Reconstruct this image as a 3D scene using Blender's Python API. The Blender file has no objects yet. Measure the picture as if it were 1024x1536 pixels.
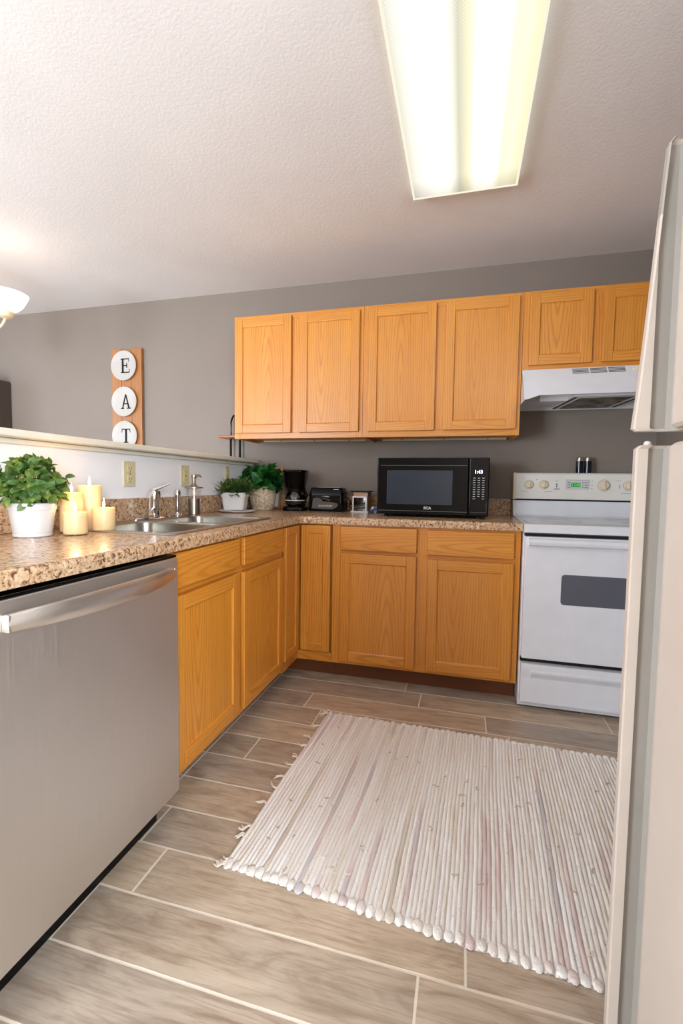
import bpy, bmesh, math, random
from mathutils import Vector, Matrix
from math import pi, sin, cos, radians as R
random.seed(7)
S = bpy.context.scene
C = S.collection

# ------------------------------------------------------------ camera
CX, CY, CZ, YAW, PITCH, ROLL, FPX = 1.5005, -3.0188, 1.0940, 0.25983, -0.06096, 0.013776, 686.99
cam = bpy.data.cameras.new('camera'); co = bpy.data.objects.new('camera', cam); C.objects.link(co)
fw = Vector((-sin(YAW)*cos(PITCH), cos(YAW)*cos(PITCH), sin(PITCH)))
rt = fw.cross(Vector((0, 0, 1))).normalized(); up = rt.cross(fw)
r2 = rt*cos(ROLL)+up*sin(ROLL); u2 = -rt*sin(ROLL)+up*cos(ROLL)
M = Matrix((r2, u2, -fw)).transposed().to_4x4(); M.translation = (CX, CY, CZ)
co.matrix_world = M
cam.sensor_fit = 'HORIZONTAL'; cam.sensor_width = 36; cam.lens = FPX/1024*36; cam.clip_start = .02
S.camera = co

# ------------------------------------------------------------ render look, world, lights
S.view_settings.view_transform = 'Standard'; S.view_settings.look = 'None'
S.view_settings.gamma = 1; S.view_settings.use_curve_mapping = False
S.view_settings.exposure = 0.62
try:
    S.cycles.use_denoising = True; S.cycles.max_bounces = 8; S.cycles.diffuse_bounces = 5
    S.cycles.sample_clamp_indirect = 6.0; S.cycles.caustics_reflective = False; S.cycles.caustics_refractive = False
except Exception: pass
W = bpy.data.worlds.new('world'); S.world = W; W.use_nodes = True
W.node_tree.nodes['Background'].inputs[0].default_value = (.62, .78, 1, 1)
W.node_tree.nodes['Background'].inputs[1].default_value = 2.2
LENS_E = 0.92          # fluorescent lens
SIDE_E = 132.0  # lamp at the added right-wall window
DAY_E = 150.0          # fill lamp in front of the added, unseen glass door
SHADE_E = 0.5         # chandelier bulb watts
def light(name, kind, loc, energy, color, **kw):
    l = bpy.data.lights.new(name, kind); l.energy = energy; l.color = color
    o = bpy.data.objects.new(name, l); C.objects.link(o); o.location = loc
    for k, v in kw.items():
        if k == 'rot': o.rotation_euler = v
        else: setattr(l, k, v)
    return o
light('added_daylight_at_door', 'AREA', (-1.6, -5.50, 1.05), DAY_E, (.86, .93, 1), shape='RECTANGLE', size=1.6, size_y=1.9, rot=(R(104), 0, 0))  # added lamp inside the unseen door, tilted up to brighten the ceiling
light('added_daylight_at_side_window', 'AREA', (2.50, -4.45, 1.35), SIDE_E, (.9, .95, 1), shape='RECTANGLE', size=1.4, size_y=1.3, rot=(R(90), 0, R(90)))  # added lamp to brighten the dishwasher and left cabinets
light('added_daylight_at_dining_window', 'AREA', (-3.93, -2.6, 1.5), 24, (.9, .95, 1), shape='RECTANGLE', size=1.6, size_y=1.3, rot=(R(90), 0, R(-90)))  # added lamp for more daylight, at an unseen dining window

# ------------------------------------------------------------ node helpers
def NT(name):
    m = bpy.data.materials.new(name); m.use_nodes = True; nt = m.node_tree
    b = nt.nodes['Principled BSDF']
    return m, nt, b
def N(nt, t, **kw):
    n = nt.nodes.new(t)
    for k, v in kw.items():
        if k[0] == 'i' and k[1:].isdigit(): n.inputs[int(k[1:])].default_value = v
        else: setattr(n, k, v)
    return n
def L(nt, a, b): nt.links.new(a, b)
def srgb(r, g, b):
    f = lambda c: ((c/255)/12.92 if c/255 <= .04045 else ((c/255+.055)/1.055)**2.4)
    return (f(r), f(g), f(b), 1)
def ramp(nt, fac, stops):
    n = nt.nodes.new('ShaderNodeValToRGB'); e = n.color_ramp.elements
    while len(e) < len(stops): e.new(.5)
    for k, (p, c) in enumerate(stops): e[k].position = p; e[k].color = c
    L(nt, fac, n.inputs[0]); return n.outputs[0]
def noise(nt, vec, scale, detail=4, rough=.55, dist=0):
    n = nt.nodes.new('ShaderNodeTexNoise'); n.inputs['Scale'].default_value = scale
    n.inputs['Detail'].default_value = detail; n.inputs['Roughness'].default_value = rough; n.inputs['Distortion'].default_value = dist
    if vec is not None: L(nt, vec, n.inputs['Vector'])
    return n.outputs['Fac']
def coords(nt, scale=(1, 1, 1), rand=False):
    tc = N(nt, 'ShaderNodeTexCoord'); v = tc.outputs['Object']
    if rand:
        oi = N(nt, 'ShaderNodeObjectInfo'); mu = N(nt, 'ShaderNodeVectorMath', operation='SCALE')
        mu.inputs[0].default_value = (13.7, 7.1, 5.3); L(nt, oi.outputs['Random'], mu.inputs['Scale'])
        ad = N(nt, 'ShaderNodeVectorMath', operation='ADD'); L(nt, v, ad.inputs[0]); L(nt, mu.outputs[0], ad.inputs[1]); v = ad.outputs[0]
    if scale != (1, 1, 1):
        mp = N(nt, 'ShaderNodeVectorMath', operation='MULTIPLY'); mp.inputs[1].default_value = scale
        L(nt, v, mp.inputs[0]); v = mp.outputs[0]
    return v
def mix(nt, fac, a, b, mode='MIX'):
    n = nt.nodes.new('ShaderNodeMix'); n.data_type = 'RGBA'; n.blend_type = mode
    for s, v in ((0, fac), (6, a), (7, b)):
        if isinstance(v, (int, float, tuple)): n.inputs[s].default_value = v
        else: L(nt, v, n.inputs[s])
    return n.outputs[2]
def bump(nt, b, h, strength, dist=.002):
    n = nt.nodes.new('ShaderNodeBump'); n.inputs['Strength'].default_value = strength; n.inputs['Distance'].default_value = dist
    L(nt, h, n.inputs['Height']); L(nt, n.outputs[0], b.inputs['Normal'])
def plain(name, col, rough=.5, metal=0, bumps=None, **kw):
    m, nt, b = NT(name); b.inputs['Roughness'].default_value = rough; b.inputs['Metallic'].default_value = metal
    v = coords(nt); n = noise(nt, v, 9, 3)
    c2 = tuple(max(0, x*.94) for x in col[:3])+(1,)
    L(nt, ramp(nt, n, [(.3, c2), (.7, col)]), b.inputs['Base Color'])
    if bumps: bump(nt, b, noise(nt, v, bumps[0], 3), bumps[1], bumps[2] if len(bumps) > 2 else .002)
    for k, val in kw.items(): b.inputs[k.replace('_', ' ')].default_value = val
    return m

# ------------------------------------------------------------ materials
def oak(name, axis, light_, mid, dark):
    m, nt, b = NT(name)
    sc = {'v': (1, 1, .085), 'h': (.085, 1, 1)}[axis]
    v = coords(nt, sc, True)
    w = N(nt, 'ShaderNodeTexWave', wave_type='RINGS', rings_direction='Y')
    w.inputs['Scale'].default_value = 24; w.inputs['Distortion'].default_value = 9
    w.inputs['Detail'].default_value = 2.5; w.inputs['Detail Scale'].default_value = .3; w.inputs['Detail Roughness'].default_value = .55
    # heart of the board a little off centre, different on each board
    oi = N(nt, 'ShaderNodeObjectInfo'); mr = N(nt, 'ShaderNodeMath', operation='MULTIPLY_ADD'); L(nt, oi.outputs['Random'], mr.inputs[0]); mr.inputs[1].default_value = .16; mr.inputs[2].default_value = -.28
    mr2 = N(nt, 'ShaderNodeMath', operation='MULTIPLY_ADD'); L(nt, oi.outputs['Random'], mr2.inputs[0]); mr2.inputs[1].default_value = -.09; mr2.inputs[2].default_value = .03
    cb = N(nt, 'ShaderNodeCombineXYZ')
    L(nt, mr.outputs[0], cb.inputs[0 if axis == 'v' else 2]); L(nt, mr2.outputs[0], cb.inputs[2 if axis == 'v' else 0])
    if axis == 'h': mr.inputs[1].default_value = .1; mr.inputs[2].default_value = -.12
    ad_ = N(nt, 'ShaderNodeVectorMath', operation='ADD'); L(nt, coords(nt, sc), ad_.inputs[0]); L(nt, cb.outputs[0], ad_.inputs[1])
    L(nt, ad_.outputs[0], w.inputs['Vector'])
    big = noise(nt, v, 5, 2)
    v2 = coords(nt, {'v': (300, 300, 9), 'h': (9, 300, 300)}[axis], True)
    pore = noise(nt, v2, 1, 2)
    v3 = coords(nt, {'v': (38, 38, 1.2), 'h': (1.2, 38, 38)}[axis], True)
    st = noise(nt, v3, 1, 4)
    c = ramp(nt, w.outputs['Fac'], [(.0, light_), (.5, light_), (.85, mid), (1, tuple(a*.45+b_*.55 for a, b_ in zip(mid, dark)))])
    c = mix(nt, .5, ramp(nt, st, [(.3, mid), (.62, light_)]), c)
    c = mix(nt, ramp(nt, big, [(.4, (0, 0, 0, 1)), (.75, (.5, .5, .5, 1))]), c, mid)
    c = mix(nt, ramp(nt, pore, [(.34, (.30, .30, .30, 1)), (.44, (0, 0, 0, 1))]), c, dark)
    L(nt, c, b.inputs['Base Color']); b.inputs['Roughness'].default_value = .36
    b.inputs['Coat Weight'].default_value = .25; b.inputs['Coat Roughness'].default_value = .25
    bump(nt, b, pore, .08, .001)
    return m
OL, OM, OD = srgb(213, 145, 54), srgb(198, 122, 36), srgb(146, 78, 22)
oakv = oak('honey_oak_upright_grain', 'v', OL, OM, OD)
oakh = oak('honey_oak_level_grain', 'h', OL, OM, OD)
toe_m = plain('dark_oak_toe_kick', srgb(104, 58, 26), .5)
pale_m = plain('unfinished_pale_wood', srgb(225, 200, 160), .6)
def wall_mat(name, col, bs=170, st=.12, d=.0015, rough=.62):
    m, nt, b = NT(name); v = coords(nt)
    L(nt, ramp(nt, noise(nt, v, 2.2, 2), [(.3, tuple(x*.95 for x in col[:3])+(1,)), (.7, col)]), b.inputs['Base Color'])
    b.inputs['Roughness'].default_value = rough
    bump(nt, b, noise(nt, v, bs, 4, .6), st, d); return m
grey_wall = wall_mat('taupe_grey_wall_paint', srgb(131, 120, 111), 170, .15)
white_wall = wall_mat('white_wall_paint', srgb(242, 243, 246), 150, .1)
ceil_m = wall_mat('orange_peel_ceiling', srgb(233, 231, 232), 95, .3, .0035, .8)
trimw = plain('cream_trim_paint', srgb(228, 224, 208), .4)
plate_m = plain('matte_white_plate', srgb(184, 180, 175), .4)
lam_m = None
def laminate():
    m, nt, b = NT('speckled_tan_laminate'); v = coords(nt)
    dv = N(nt, 'ShaderNodeTexNoise'); dv.inputs['Scale'].default_value = 22; L(nt, v, dv.inputs['Vector'])
    vm = N(nt, 'ShaderNodeVectorMath', operation='MULTIPLY_ADD'); L(nt, dv.outputs['Color'], vm.inputs[0]); vm.inputs[1].default_value = (.05, .05, .05); L(nt, v, vm.inputs[2])
    vo = N(nt, 'ShaderNodeTexVoronoi', feature='SMOOTH_F1'); vo.inputs['Scale'].default_value = 75; L(nt, vm.outputs[0], vo.inputs['Vector'])
    n1 = noise(nt, v, 88, 4, .6, .5); n2 = noise(nt, v, 150, 3, .6); n3 = noise(nt, v, 18, 3)
    c = ramp(nt, n1, [(.36, srgb(80, 54, 40)), (.42, srgb(140, 104, 78)), (.47, srgb(202, 169, 131)), (.66, srgb(222, 198, 164))])
    c = mix(nt, ramp(nt, n3, [(.4, (0, 0, 0, 1)), (.65, (.4, .4, .4, 1))]), c, srgb(205, 158, 124))
    c = mix(nt, ramp(nt, vo.outputs['Distance'], [(.2, (.0, .0, .0, 1)), (.6, (.28, .28, .28, 1))]), c, srgb(130, 92, 66))
    c = mix(nt, ramp(nt, n2, [(.30, (.85, .85, .85, 1)), (.40, (0, 0, 0, 1))]), c, srgb(58, 42, 36))
    L(nt, c, b.inputs['Base Color']); b.inputs['Roughness'].default_value = .22
    bump(nt, b, n2, .05, .001); return m
lam_m = laminate()
def steel(name, col, rough, scale):
    m, nt, b = NT(name); b.inputs['Metallic'].default_value = 1; b.inputs['Base Color'].default_value = col
    n = noise(nt, coords(nt, scale), 1, 3)
    L(nt, ramp(nt, n, [(.3, (rough*.85,)*3+(1,)), (.7, (rough*1.2,)*3+(1,))]), b.inputs['Roughness'])
    bump(nt, b, n, .02, .001); return m
dw_steel = steel('brushed_stainless_panel', srgb(214, 211, 207), .46, (500, 500, 6))
handle_steel = steel('brushed_stainless_handle', srgb(226, 222, 216), .36, (8, 8, 60))
sink_steel = steel('satin_sink_steel', srgb(168, 165, 158), .33, (300, 300, 300))
chrome = plain('polished_chrome', srgb(225, 225, 225), .08, 1)
nickel = plain('brushed_nickel', srgb(176, 168, 156), .3, 1)
black_pl = plain('black_gloss_plastic', srgb(4, 4, 5), .08, Specular_IOR_Level=.2)
black_mt = plain('black_satin_plastic', srgb(8, 8, 9), .4, Specular_IOR_Level=.2)
black_in = plain('unlit_recess_black', srgb(10, 10, 10), .8)
dkglass = plain('dark_door_glass', srgb(8, 10, 14), .04)
appl = plain('white_appliance_enamel', srgb(228, 230, 236), .25)
appl_c = plain('aged_cream_plastic', srgb(232, 222, 196), .35)
panel_w = plain('warm_white_control_panel', srgb(232, 230, 224), .3)
knob_m = plain('almond_knob_plastic', srgb(228, 214, 186), .35)
grey_pr = plain('grey_print', srgb(130, 130, 132), .5)
dark_pr = plain('dark_print', srgb(60, 60, 62), .5)
cook_m = plain('pale_grey_ceramic_glass', srgb(186, 190, 190), .12)
fridge_m = plain('almond_fridge_enamel', srgb(200, 190, 180), .42, bumps=(420, .06, .001))
fridge_g = plain('fridge_groove_grey', srgb(160, 155, 147), .5)  # greyer colour on the grip groove faces
gasket = plain('yellowed_gasket', srgb(190, 178, 140), .6)
white_cer = plain('white_glazed_ceramic', srgb(216, 215, 216), .2)
soil_m = plain('potting_soil', srgb(46, 34, 24), .9)
outlet_m = plain('ivory_outlet_plastic', srgb(214, 203, 160), .35)
slot_m = plain('outlet_slot_shadow_brown', srgb(70, 58, 38), .6)
silver_pr = plain('silver_print', srgb(215, 215, 218), .35)
iron_m = plain('black_iron', srgb(8, 8, 8), .6, Specular_IOR_Level=.15)
txt_m = plain('charcoal_lettering', srgb(26, 26, 28), .7, Specular_IOR_Level=.2)
frame_wood = oak('amber_frame_wood', 'v', srgb(178, 108, 52), srgb(150, 84, 38), srgb(90, 48, 20))
sign_wood = oak('rustic_pine_boards', 'v', srgb(178, 122, 68), srgb(150, 96, 50), srgb(84, 48, 22))
photo_m = plain('pale_framed_print', srgb(205, 212, 212), .25)
curt_m = plain('dark_brown_wood', srgb(70, 60, 52), .6)
def emis(name, col, st):
    m, nt, b = NT(name); b.inputs['Emission Color'].default_value = col; b.inputs['Emission Strength'].default_value = st
    b.inputs['Base Color'].default_value = (.02, .02, .02, 1); return m
green_led = emis('green_clock_digits', srgb(60, 200, 90), 1.0)
white_led = emis('white_clock_digits', srgb(225, 235, 255), 1.6)
green_bg = emis('green_clock_glass', srgb(30, 120, 50), .5)
def glass_mat(name, col=(1, 1, 1, 1), alpha=.15, rough=.03):
    m, nt, b = NT(name); nt.nodes.remove(b)
    g = N(nt, 'ShaderNodeBsdfGlossy'); g.inputs['Roughness'].default_value = rough
    t = N(nt, 'ShaderNodeBsdfTransparent'); t.inputs[0].default_value = col
    lw = N(nt, 'ShaderNodeLayerWeight'); lw.inputs[0].default_value = .25
    ma = N(nt, 'ShaderNodeMath', operation='MULTIPLY_ADD'); L(nt, lw.outputs['Fresnel'], ma.inputs[0]); ma.inputs[1].default_value = .45; ma.inputs[2].default_value = alpha*.3
    mx = N(nt, 'ShaderNodeMixShader'); L(nt, ma.outputs[0], mx.inputs[0]); L(nt, t.outputs[0], mx.inputs[1]); L(nt, g.outputs[0], mx.inputs[2])
    L(nt, mx.outputs[0], nt.nodes['Material Output'].inputs[0]); return m
clear_glass = glass_mat('clear_glass')
smoke_glass = glass_mat('smoked_carafe_glass', (.25, .25, .27, 1), .35)
def wax_mat():
    m, nt, b = NT('ivory_candle_wax')
    b.inputs['Base Color'].default_value = srgb(226, 198, 154); b.inputs['Roughness'].default_value = .4
    b.inputs['Subsurface Weight'].default_value = .6; b.inputs['Subsurface Radius'].default_value = (1, .6, .3); b.inputs['Subsurface Scale'].default_value = .03
    b.inputs['Emission Color'].default_value = srgb(255, 196, 120); b.inputs['Emission Strength'].default_value = .07; return m  # even emission stands in for flame glow inside the wax
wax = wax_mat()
flame_m = emis('candle_flame', (1, .75, .38, 1), 14)
def leaf_mat(name, a, bcol, c):
    m, nt, b = NT(name); v = coords(nt)
    L(nt, ramp(nt, noise(nt, v, 28, 2), [(.32, a), (.5, bcol), (.68, c)]), b.inputs['Base Color'])
    b.inputs['Roughness'].default_value = .42; b.inputs['Subsurface Weight'].default_value = .0
    tr = N(nt, 'ShaderNodeBsdfTranslucent'); tr.inputs[0].default_value = c
    mx = N(nt, 'ShaderNodeMixShader'); mx.inputs[0].default_value = .25
    L(nt, b.outputs[0], mx.inputs[1]); L(nt, tr.outputs[0], mx.inputs[2]); L(nt, mx.outputs[0], nt.nodes['Material Output'].inputs[0]); return m
leaf1 = leaf_mat('soft_mint_leaves', srgb(50, 84, 42), srgb(84, 122, 58), srgb(136, 156, 66))
leaf2 = leaf_mat('dark_grassy_leaves', srgb(34, 66, 30), srgb(62, 98, 46), srgb(120, 140, 76))
leaf3 = leaf_mat('glossy_deep_green_leaves', srgb(14, 62, 22), srgb(26, 92, 34), srgb(58, 130, 52))
stem_m = plain('green_stems', srgb(86, 112, 54), .5)
def basket_mat():
    m, nt, b = NT('textured_stone_pot'); v = coords(nt)
    w = N(nt, 'ShaderNodeTexVoronoi'); w.inputs['Scale'].default_value = 70; L(nt, v, w.inputs['Vector'])
    L(nt, ramp(nt, w.outputs['Distance'], [(.1, srgb(232, 218, 194)), (.7, srgb(182, 162, 134))]), b.inputs['Base Color'])
    b.inputs['Roughness'].default_value = .8; bump(nt, b, w.outputs['Distance'], -.8, .006); return m
basket_m = basket_mat()

# ------------------------------------------------------------ mesh builder
class MB:
    def __init__(s): s.v = []; s.f = []; s.m = []; s.att = None
    def add(s, vs, fs, m=0):
        o = len(s.v); s.v += [tuple(v) for v in vs]
        for f in fs: s.f.append([i+o for i in f]); s.m.append(m)
        return s
    def bm(s, b, m=0, mat=None):
        if mat: bmesh.ops.transform(b, matrix=mat, verts=b.verts)
        b.verts.index_update(); s.add([v.co for v in b.verts], [[v.index for v in f.verts] for f in b.faces], m); b.free(); return s
    def box(s, x0, x1, y0, y1, z0, z1, m=0, bev=0, seg=2, mat=None):
        b = bmesh.new(); bmesh.ops.create_cube(b, size=1)
        for v in b.verts: v.co = ((x0+x1)/2+v.co.x*(x1-x0), (y0+y1)/2+v.co.y*(y1-y0), (z0+z1)/2+v.co.z*(z1-z0))
        if bev: bmesh.ops.bevel(b, geom=b.edges[:], offset=bev, segments=seg, profile=.5, affect='EDGES')
        return s.bm(b, m, mat)
    def lathe(s, prof, n=32, c=(0, 0, 0), m=0, mat=None, cap0=True, cap1=True):
        vs = []; fs = []
        for r, z in prof:
            for k in range(n):
                a = 2*pi*k/n; vs.append(Vector((r*cos(a), r*sin(a), z)))
        for i in range(len(prof)-1):
            for k in range(n): k2 = (k+1) % n; fs.append([i*n+k, i*n+k2, (i+1)*n+k2, (i+1)*n+k])
        if cap0: fs.append([k for k in range(n)][::-1])
        if cap1: fs.append([(len(prof)-1)*n+k for k in range(n)])
        if mat: vs = [mat @ v for v in vs]
        return s.add([v+Vector(c) for v in vs], fs, m)
    def loft(s, loops, closed=True, caps=True, m=0):
        n = len(loops[0]); vs = [v for l in loops for v in l]; fs = []
        for i in range(len(loops)-1):
            for k in range(n if closed else n-1): k2 = (k+1) % n; fs.append([i*n+k, i*n+k2, (i+1)*n+k2, (i+1)*n+k])
        if caps: fs.append(list(range(n))[::-1]); fs.append([(len(loops)-1)*n+k for k in range(n)])
        return s.add(vs, fs, m)
    def prism(s, poly, axis, a, b, m=0, bev=0):
        # poly in the two remaining axes (in xyz order)
        def P(p, t): return {'x': (t, p[0], p[1]), 'y': (p[0], t, p[1]), 'z': (p[0], p[1], t)}[axis]
        if not bev: return s.loft([[P(p, a) for p in poly], [P(p, b) for p in poly]], m=m)
        q = bmesh.new(); n = len(poly); va = [q.verts.new(P(p, a)) for p in poly]; vb = [q.verts.new(P(p, b)) for p in poly]
        q.faces.new(va[::-1]); q.faces.new(vb)
        for k in range(n): q.faces.new([va[k], va[(k+1) % n], vb[(k+1) % n], vb[k]])
        bmesh.ops.recalc_face_normals(q, faces=q.faces[:])
        bmesh.ops.bevel(q, geom=q.edges[:], offset=bev, segments=2, profile=.5, affect='EDGES')
        return s.bm(q, m)
    def tube(s, pts, r, n=10, m=0):
        pts = [Vector(p) for p in pts]; loops = []; ref = Vector((0, 0, 1))
        for i, p in enumerate(pts):
            t = (pts[min(i+1, len(pts)-1)]-pts[max(i-1, 0)]).normalized()
            a = t.cross(ref)
            if a.length < .05: a = t.cross(Vector((0, 1, 0)))
            a.normalize(); bb = t.cross(a); ref = ref if abs(t.dot(ref)) < .95 else ref
            rr = r[i] if isinstance(r, (list, tuple)) else r
            loops.append([p+a*rr*cos(2*pi*k/n)+bb*rr*sin(2*pi*k/n) for k in range(n)])
        return s.loft(loops, m=m)
    def build(s, name, mats, parent=None, loc=(0, 0, 0), rot=(0, 0, 0), smooth=35, recalc=True):
        me = bpy.data.meshes.new(name); me.from_pydata(s.v, [], s.f); 
        if not isinstance(mats, (list, tuple)): mats = [mats]
        for m_ in mats: me.materials.append(m_)
        me.polygons.foreach_set('material_index', s.m)
        if recalc:
            b = bmesh.new(); b.from_mesh(me); bmesh.ops.recalc_face_normals(b, faces=b.faces[:]); b.to_mesh(me); b.free()
        if smooth:
            me.polygons.foreach_set('use_smooth', [True]*len(me.polygons)); me.set_sharp_from_angle(angle=R(smooth))
        me.update()
        o = bpy.data.objects.new(name, me); C.objects.link(o); o.location = loc; o.rotation_euler = rot
        if parent: o.parent = parent
        if smooth and smooth < 45: w_ = o.modifiers.new('weighted_normals', 'WEIGHTED_NORMAL'); w_.keep_sharp = True; w_.weight = 80
        return o
def tag(o, label=None, cat=None, group=None, kind=None):
    for k, v in (('label', label), ('category', cat), ('group', group), ('kind', kind)):
        if v: o[k] = v
    return o
def empty(name, label, cat, loc=(0, 0, 0), rz=0, group=None):
    o = bpy.data.objects.new(name, None); C.objects.link(o); o.location = loc; o.rotation_euler = (0, 0, rz); o.empty_display_size = .05
    return tag(o, label, cat, group)
def struct(name, mb, m, **k): return tag(mb.build(name, m, **k), kind='structure')
def text_mb(txt, size, depth=.0006, m=0, bold=0):
    cu = bpy.data.curves.new('t', 'FONT'); cu.body = txt; cu.size = size; cu.extrude = depth; cu.offset = bold; cu.align_x = 'CENTER'; cu.align_y = 'CENTER'
    o = bpy.data.objects.new('t', cu); C.objects.link(o); bpy.context.view_layer.update()
    me = bpy.data.meshes.new_from_object(o.evaluated_get(bpy.context.evaluated_depsgraph_get()))
    q = MB(); rx = Matrix.Rotation(pi/2, 4, 'X')       # stands upright, facing -y
    q.add([rx @ v.co for v in me.vertices], [list(p.vertices) for p in me.polygons], m)
    bpy.data.objects.remove(o); bpy.data.curves.remove(cu); bpy.data.meshes.remove(me); return q

# ------------------------------------------------------------ the room
H = 2.4375; XR = 2.56; YB = -5.6; XL = -4.0
def floor_build():
    mb = MB(); tid = []
    mb.box(XL-.1, XR+.1, YB-.1, .1, -.06, -.0012, 1); tid += [0]*6
    rows = {0: 1.23, 1: 1.315, 2: .77, 3: .864, 4: 1.2, 5: .687, 6: 1.3, 7: 1.15, 8: .58, 9: .677, 10: .575, 11: 1.3}
    P, T, g = .1560, .858, .0026
    y = -.483+P*3; k = -3
    while y > YB:
        x = rows.get(k, (k*.37) % .858)-T*7
        while x < XR:
            a, b = max(x+g, XL), min(x+T-g, XR); y1, y0 = min(y-g, 0), y-P+g
            if b > a+.01 and y1 > y0+.01:
                z = .0; e = .0012; r_ = random.random()
                mb.add([(a, y0, -.002), (b, y0, -.002), (b, y1, -.002), (a, y1, -.002), (a+e, y0+e, z), (b-e, y0+e, z), (b-e, y1-e, z), (a+e, y1-e, z)],
                       [[4, 5, 6, 7], [0, 1, 5, 4], [1, 2, 6, 5], [2, 3, 7, 6], [3, 0, 4, 7]], 0); tid += [r_]*5
            x += T
        y -= P; k += 1
    m, nt, b = NT('wood_look_plank_tile')
    at = N(nt, 'ShaderNodeAttribute', attribute_name='tid')
    v = coords(nt, (1, 1, 1)); mu = N(nt, 'ShaderNodeVectorMath', operation='SCALE'); mu.inputs[0].default_value = (31, 17, 23); L(nt, at.outputs['Fac'], mu.inputs['Scale'])
    ad = N(nt, 'ShaderNodeVectorMath', operation='ADD'); L(nt, v, ad.inputs[0]); L(nt, mu.outputs[0], ad.inputs[1])
    def sc(s):
        q = N(nt, 'ShaderNodeVectorMath', operation='MULTIPLY'); L(nt, ad.outputs[0], q.inputs[0]); q.inputs[1].default_value = s; return q.outputs[0]
    n1 = noise(nt, sc((2.2, 9, 1)), 1.6, 5, .6, 1.6); n2 = noise(nt, sc((5, 85, 1)), 1.6, 4, .6, .5); n3 = noise(nt, sc((1, 2.5, 1)), 2.4, 2)
    c = ramp(nt, n1, [(.28, srgb(154, 134, 114)), (.5, srgb(190, 173, 153)), (.72, srgb(208, 192, 173))])
    c = mix(nt, ramp(nt, n2, [(.35, (.4, .4, .4, 1)), (.52, (0, 0, 0, 1))]), c, srgb(124, 100, 78))
    c = mix(nt, ramp(nt, n3, [(.4, (0, 0, 0, 1)), (.7, (.45, .45, .45, 1))]), c, srgb(150, 140, 128))
    tone = ramp(nt, at.outputs['Fac'], [(0, (.84, .84, .86, 1)), (.5, (.98, .97, .95, 1)), (1, (1.1, 1.05, .98, 1))])
    c = mix(nt, 1.0, c, tone, 'MULTIPLY')
    L(nt, c, b.inputs['Base Color']); b.inputs['Roughness'].default_value = .38; bump(nt, b, n2, .1, .001)
    gm = plain('cream_grout', srgb(226, 214, 198), .8)
    o = struct('floor', mb, [m, gm], smooth=0)
    a = o.data.attributes.new('tid', 'FLOAT', 'FACE'); a.data.foreach_set('value', tid)
floor_build()
struct('ceiling', MB().box(XL-.1, XR+.1, YB-.1, .1, H, H+.08), ceil_m)
struct('wall_back', MB().box(XL-.1, XR+.1, 0, .1, 0, H), grey_wall)
q = MB(); sy0, sy1, sz0, sz1 = -5.2, -3.7, .65, 2.05
q.box(XR, XR+.1, YB-.1, sy0, 0, H); q.box(XR, XR+.1, sy1, 0, 0, H); q.box(XR, XR+.1, sy0, sy1, 0, sz0); q.box(XR, XR+.1, sy0, sy1, sz1, H)
struct('wall_right', q, grey_wall)
w2 = struct('added_window_2', MB().box(XR+.05, XR+.06, sy0, sy1, sz0, sz1), clear_glass)  # unseen window added to light the dishwasher and left cabinets
q = MB()
for a in ((sy0, sy0+.05, sz0, sz1), (sy1-.05, sy1, sz0, sz1), (sy0+.05, sy1-.05, sz0, sz0+.05), (sy0+.05, sy1-.05, sz1-.05, sz1), (sy0+.05, sy1-.05, 1.33, 1.37)):
    q.box(XR+.02, XR+.09, a[0], a[1], a[2], a[3], bev=.004)
q.build('added_window_frame', white_cer, w2)
q = MB(); wy0, wy1, wz0, wz1 = -3.4, -1.8, .85, 2.15
q.box(XL-.1, XL, YB-.1, wy0, 0, H); q.box(XL-.1, XL, wy1, 0, 0, H); q.box(XL-.1, XL, wy0, wy1, 0, wz0); q.box(XL-.1, XL, wy0, wy1, wz1, H)
struct('wall_left', q, grey_wall)
w1 = struct('added_window_1', MB().box(XL-.06, XL-.05, wy0, wy1, wz0, wz1), clear_glass)  # unseen dining window added for more daylight
q = MB()
for a in ((wy0, wy0+.05, wz0, wz1), (wy1-.05, wy1, wz0, wz1), (wy0+.05, wy1-.05, wz0, wz0+.05), (wy0+.05, wy1-.05, wz1-.05, wz1), ((wy0+wy1)/2-.02, (wy0+wy1)/2+.02, wz0+.05, wz1-.05)):
    q.box(XL-.09, XL-.02, a[0], a[1], a[2], a[3], bev=.004)
q.build('added_window_frame', white_cer, w1)
gx0, gx1, gz = -2.45, -.75, 2.05
q = MB(); q.box(XL, gx0, YB-.1, YB, 0, H); q.box(gx1, XR, YB-.1, YB, 0, H); q.box(gx0, gx1, YB-.1, YB, gz, H)
struct('wall_front', q, grey_wall)
d1 = struct('added_door_1', MB().box(gx0+.05, gx1-.05, YB-.06, YB-.05, .05, gz-.05), clear_glass)  # unseen glass door added for daylight, clear of the microwave reflection
q = MB()
for a in ((gx0, gx0+.06, 0, gz), (gx1-.06, gx1, 0, gz), (gx0+.06, gx1-.06, gz-.06, gz), (gx0+.06, gx1-.06, 0, .06), (-1.635, -1.565, .06, gz-.06)):
    q.box(a[0], a[1], YB-.09, YB-.02, a[2], a[3], bev=.004)
q.build('added_door_frame', white_cer, d1)
# half wall behind the sink, its ledge
struct('wall_half', MB().box(-.09, .02, -2.44, -.0005, 0, 1.231), white_wall)
q = MB(); q.box(-.13, .086, -2.46, -.0005, 1.2325, 1.259, bev=.007, seg=3); q.box(.021, .04, -2.44, -.0005, 1.214, 1.2315, bev=.003)
struct('trim_1', q, trimw)
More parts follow.
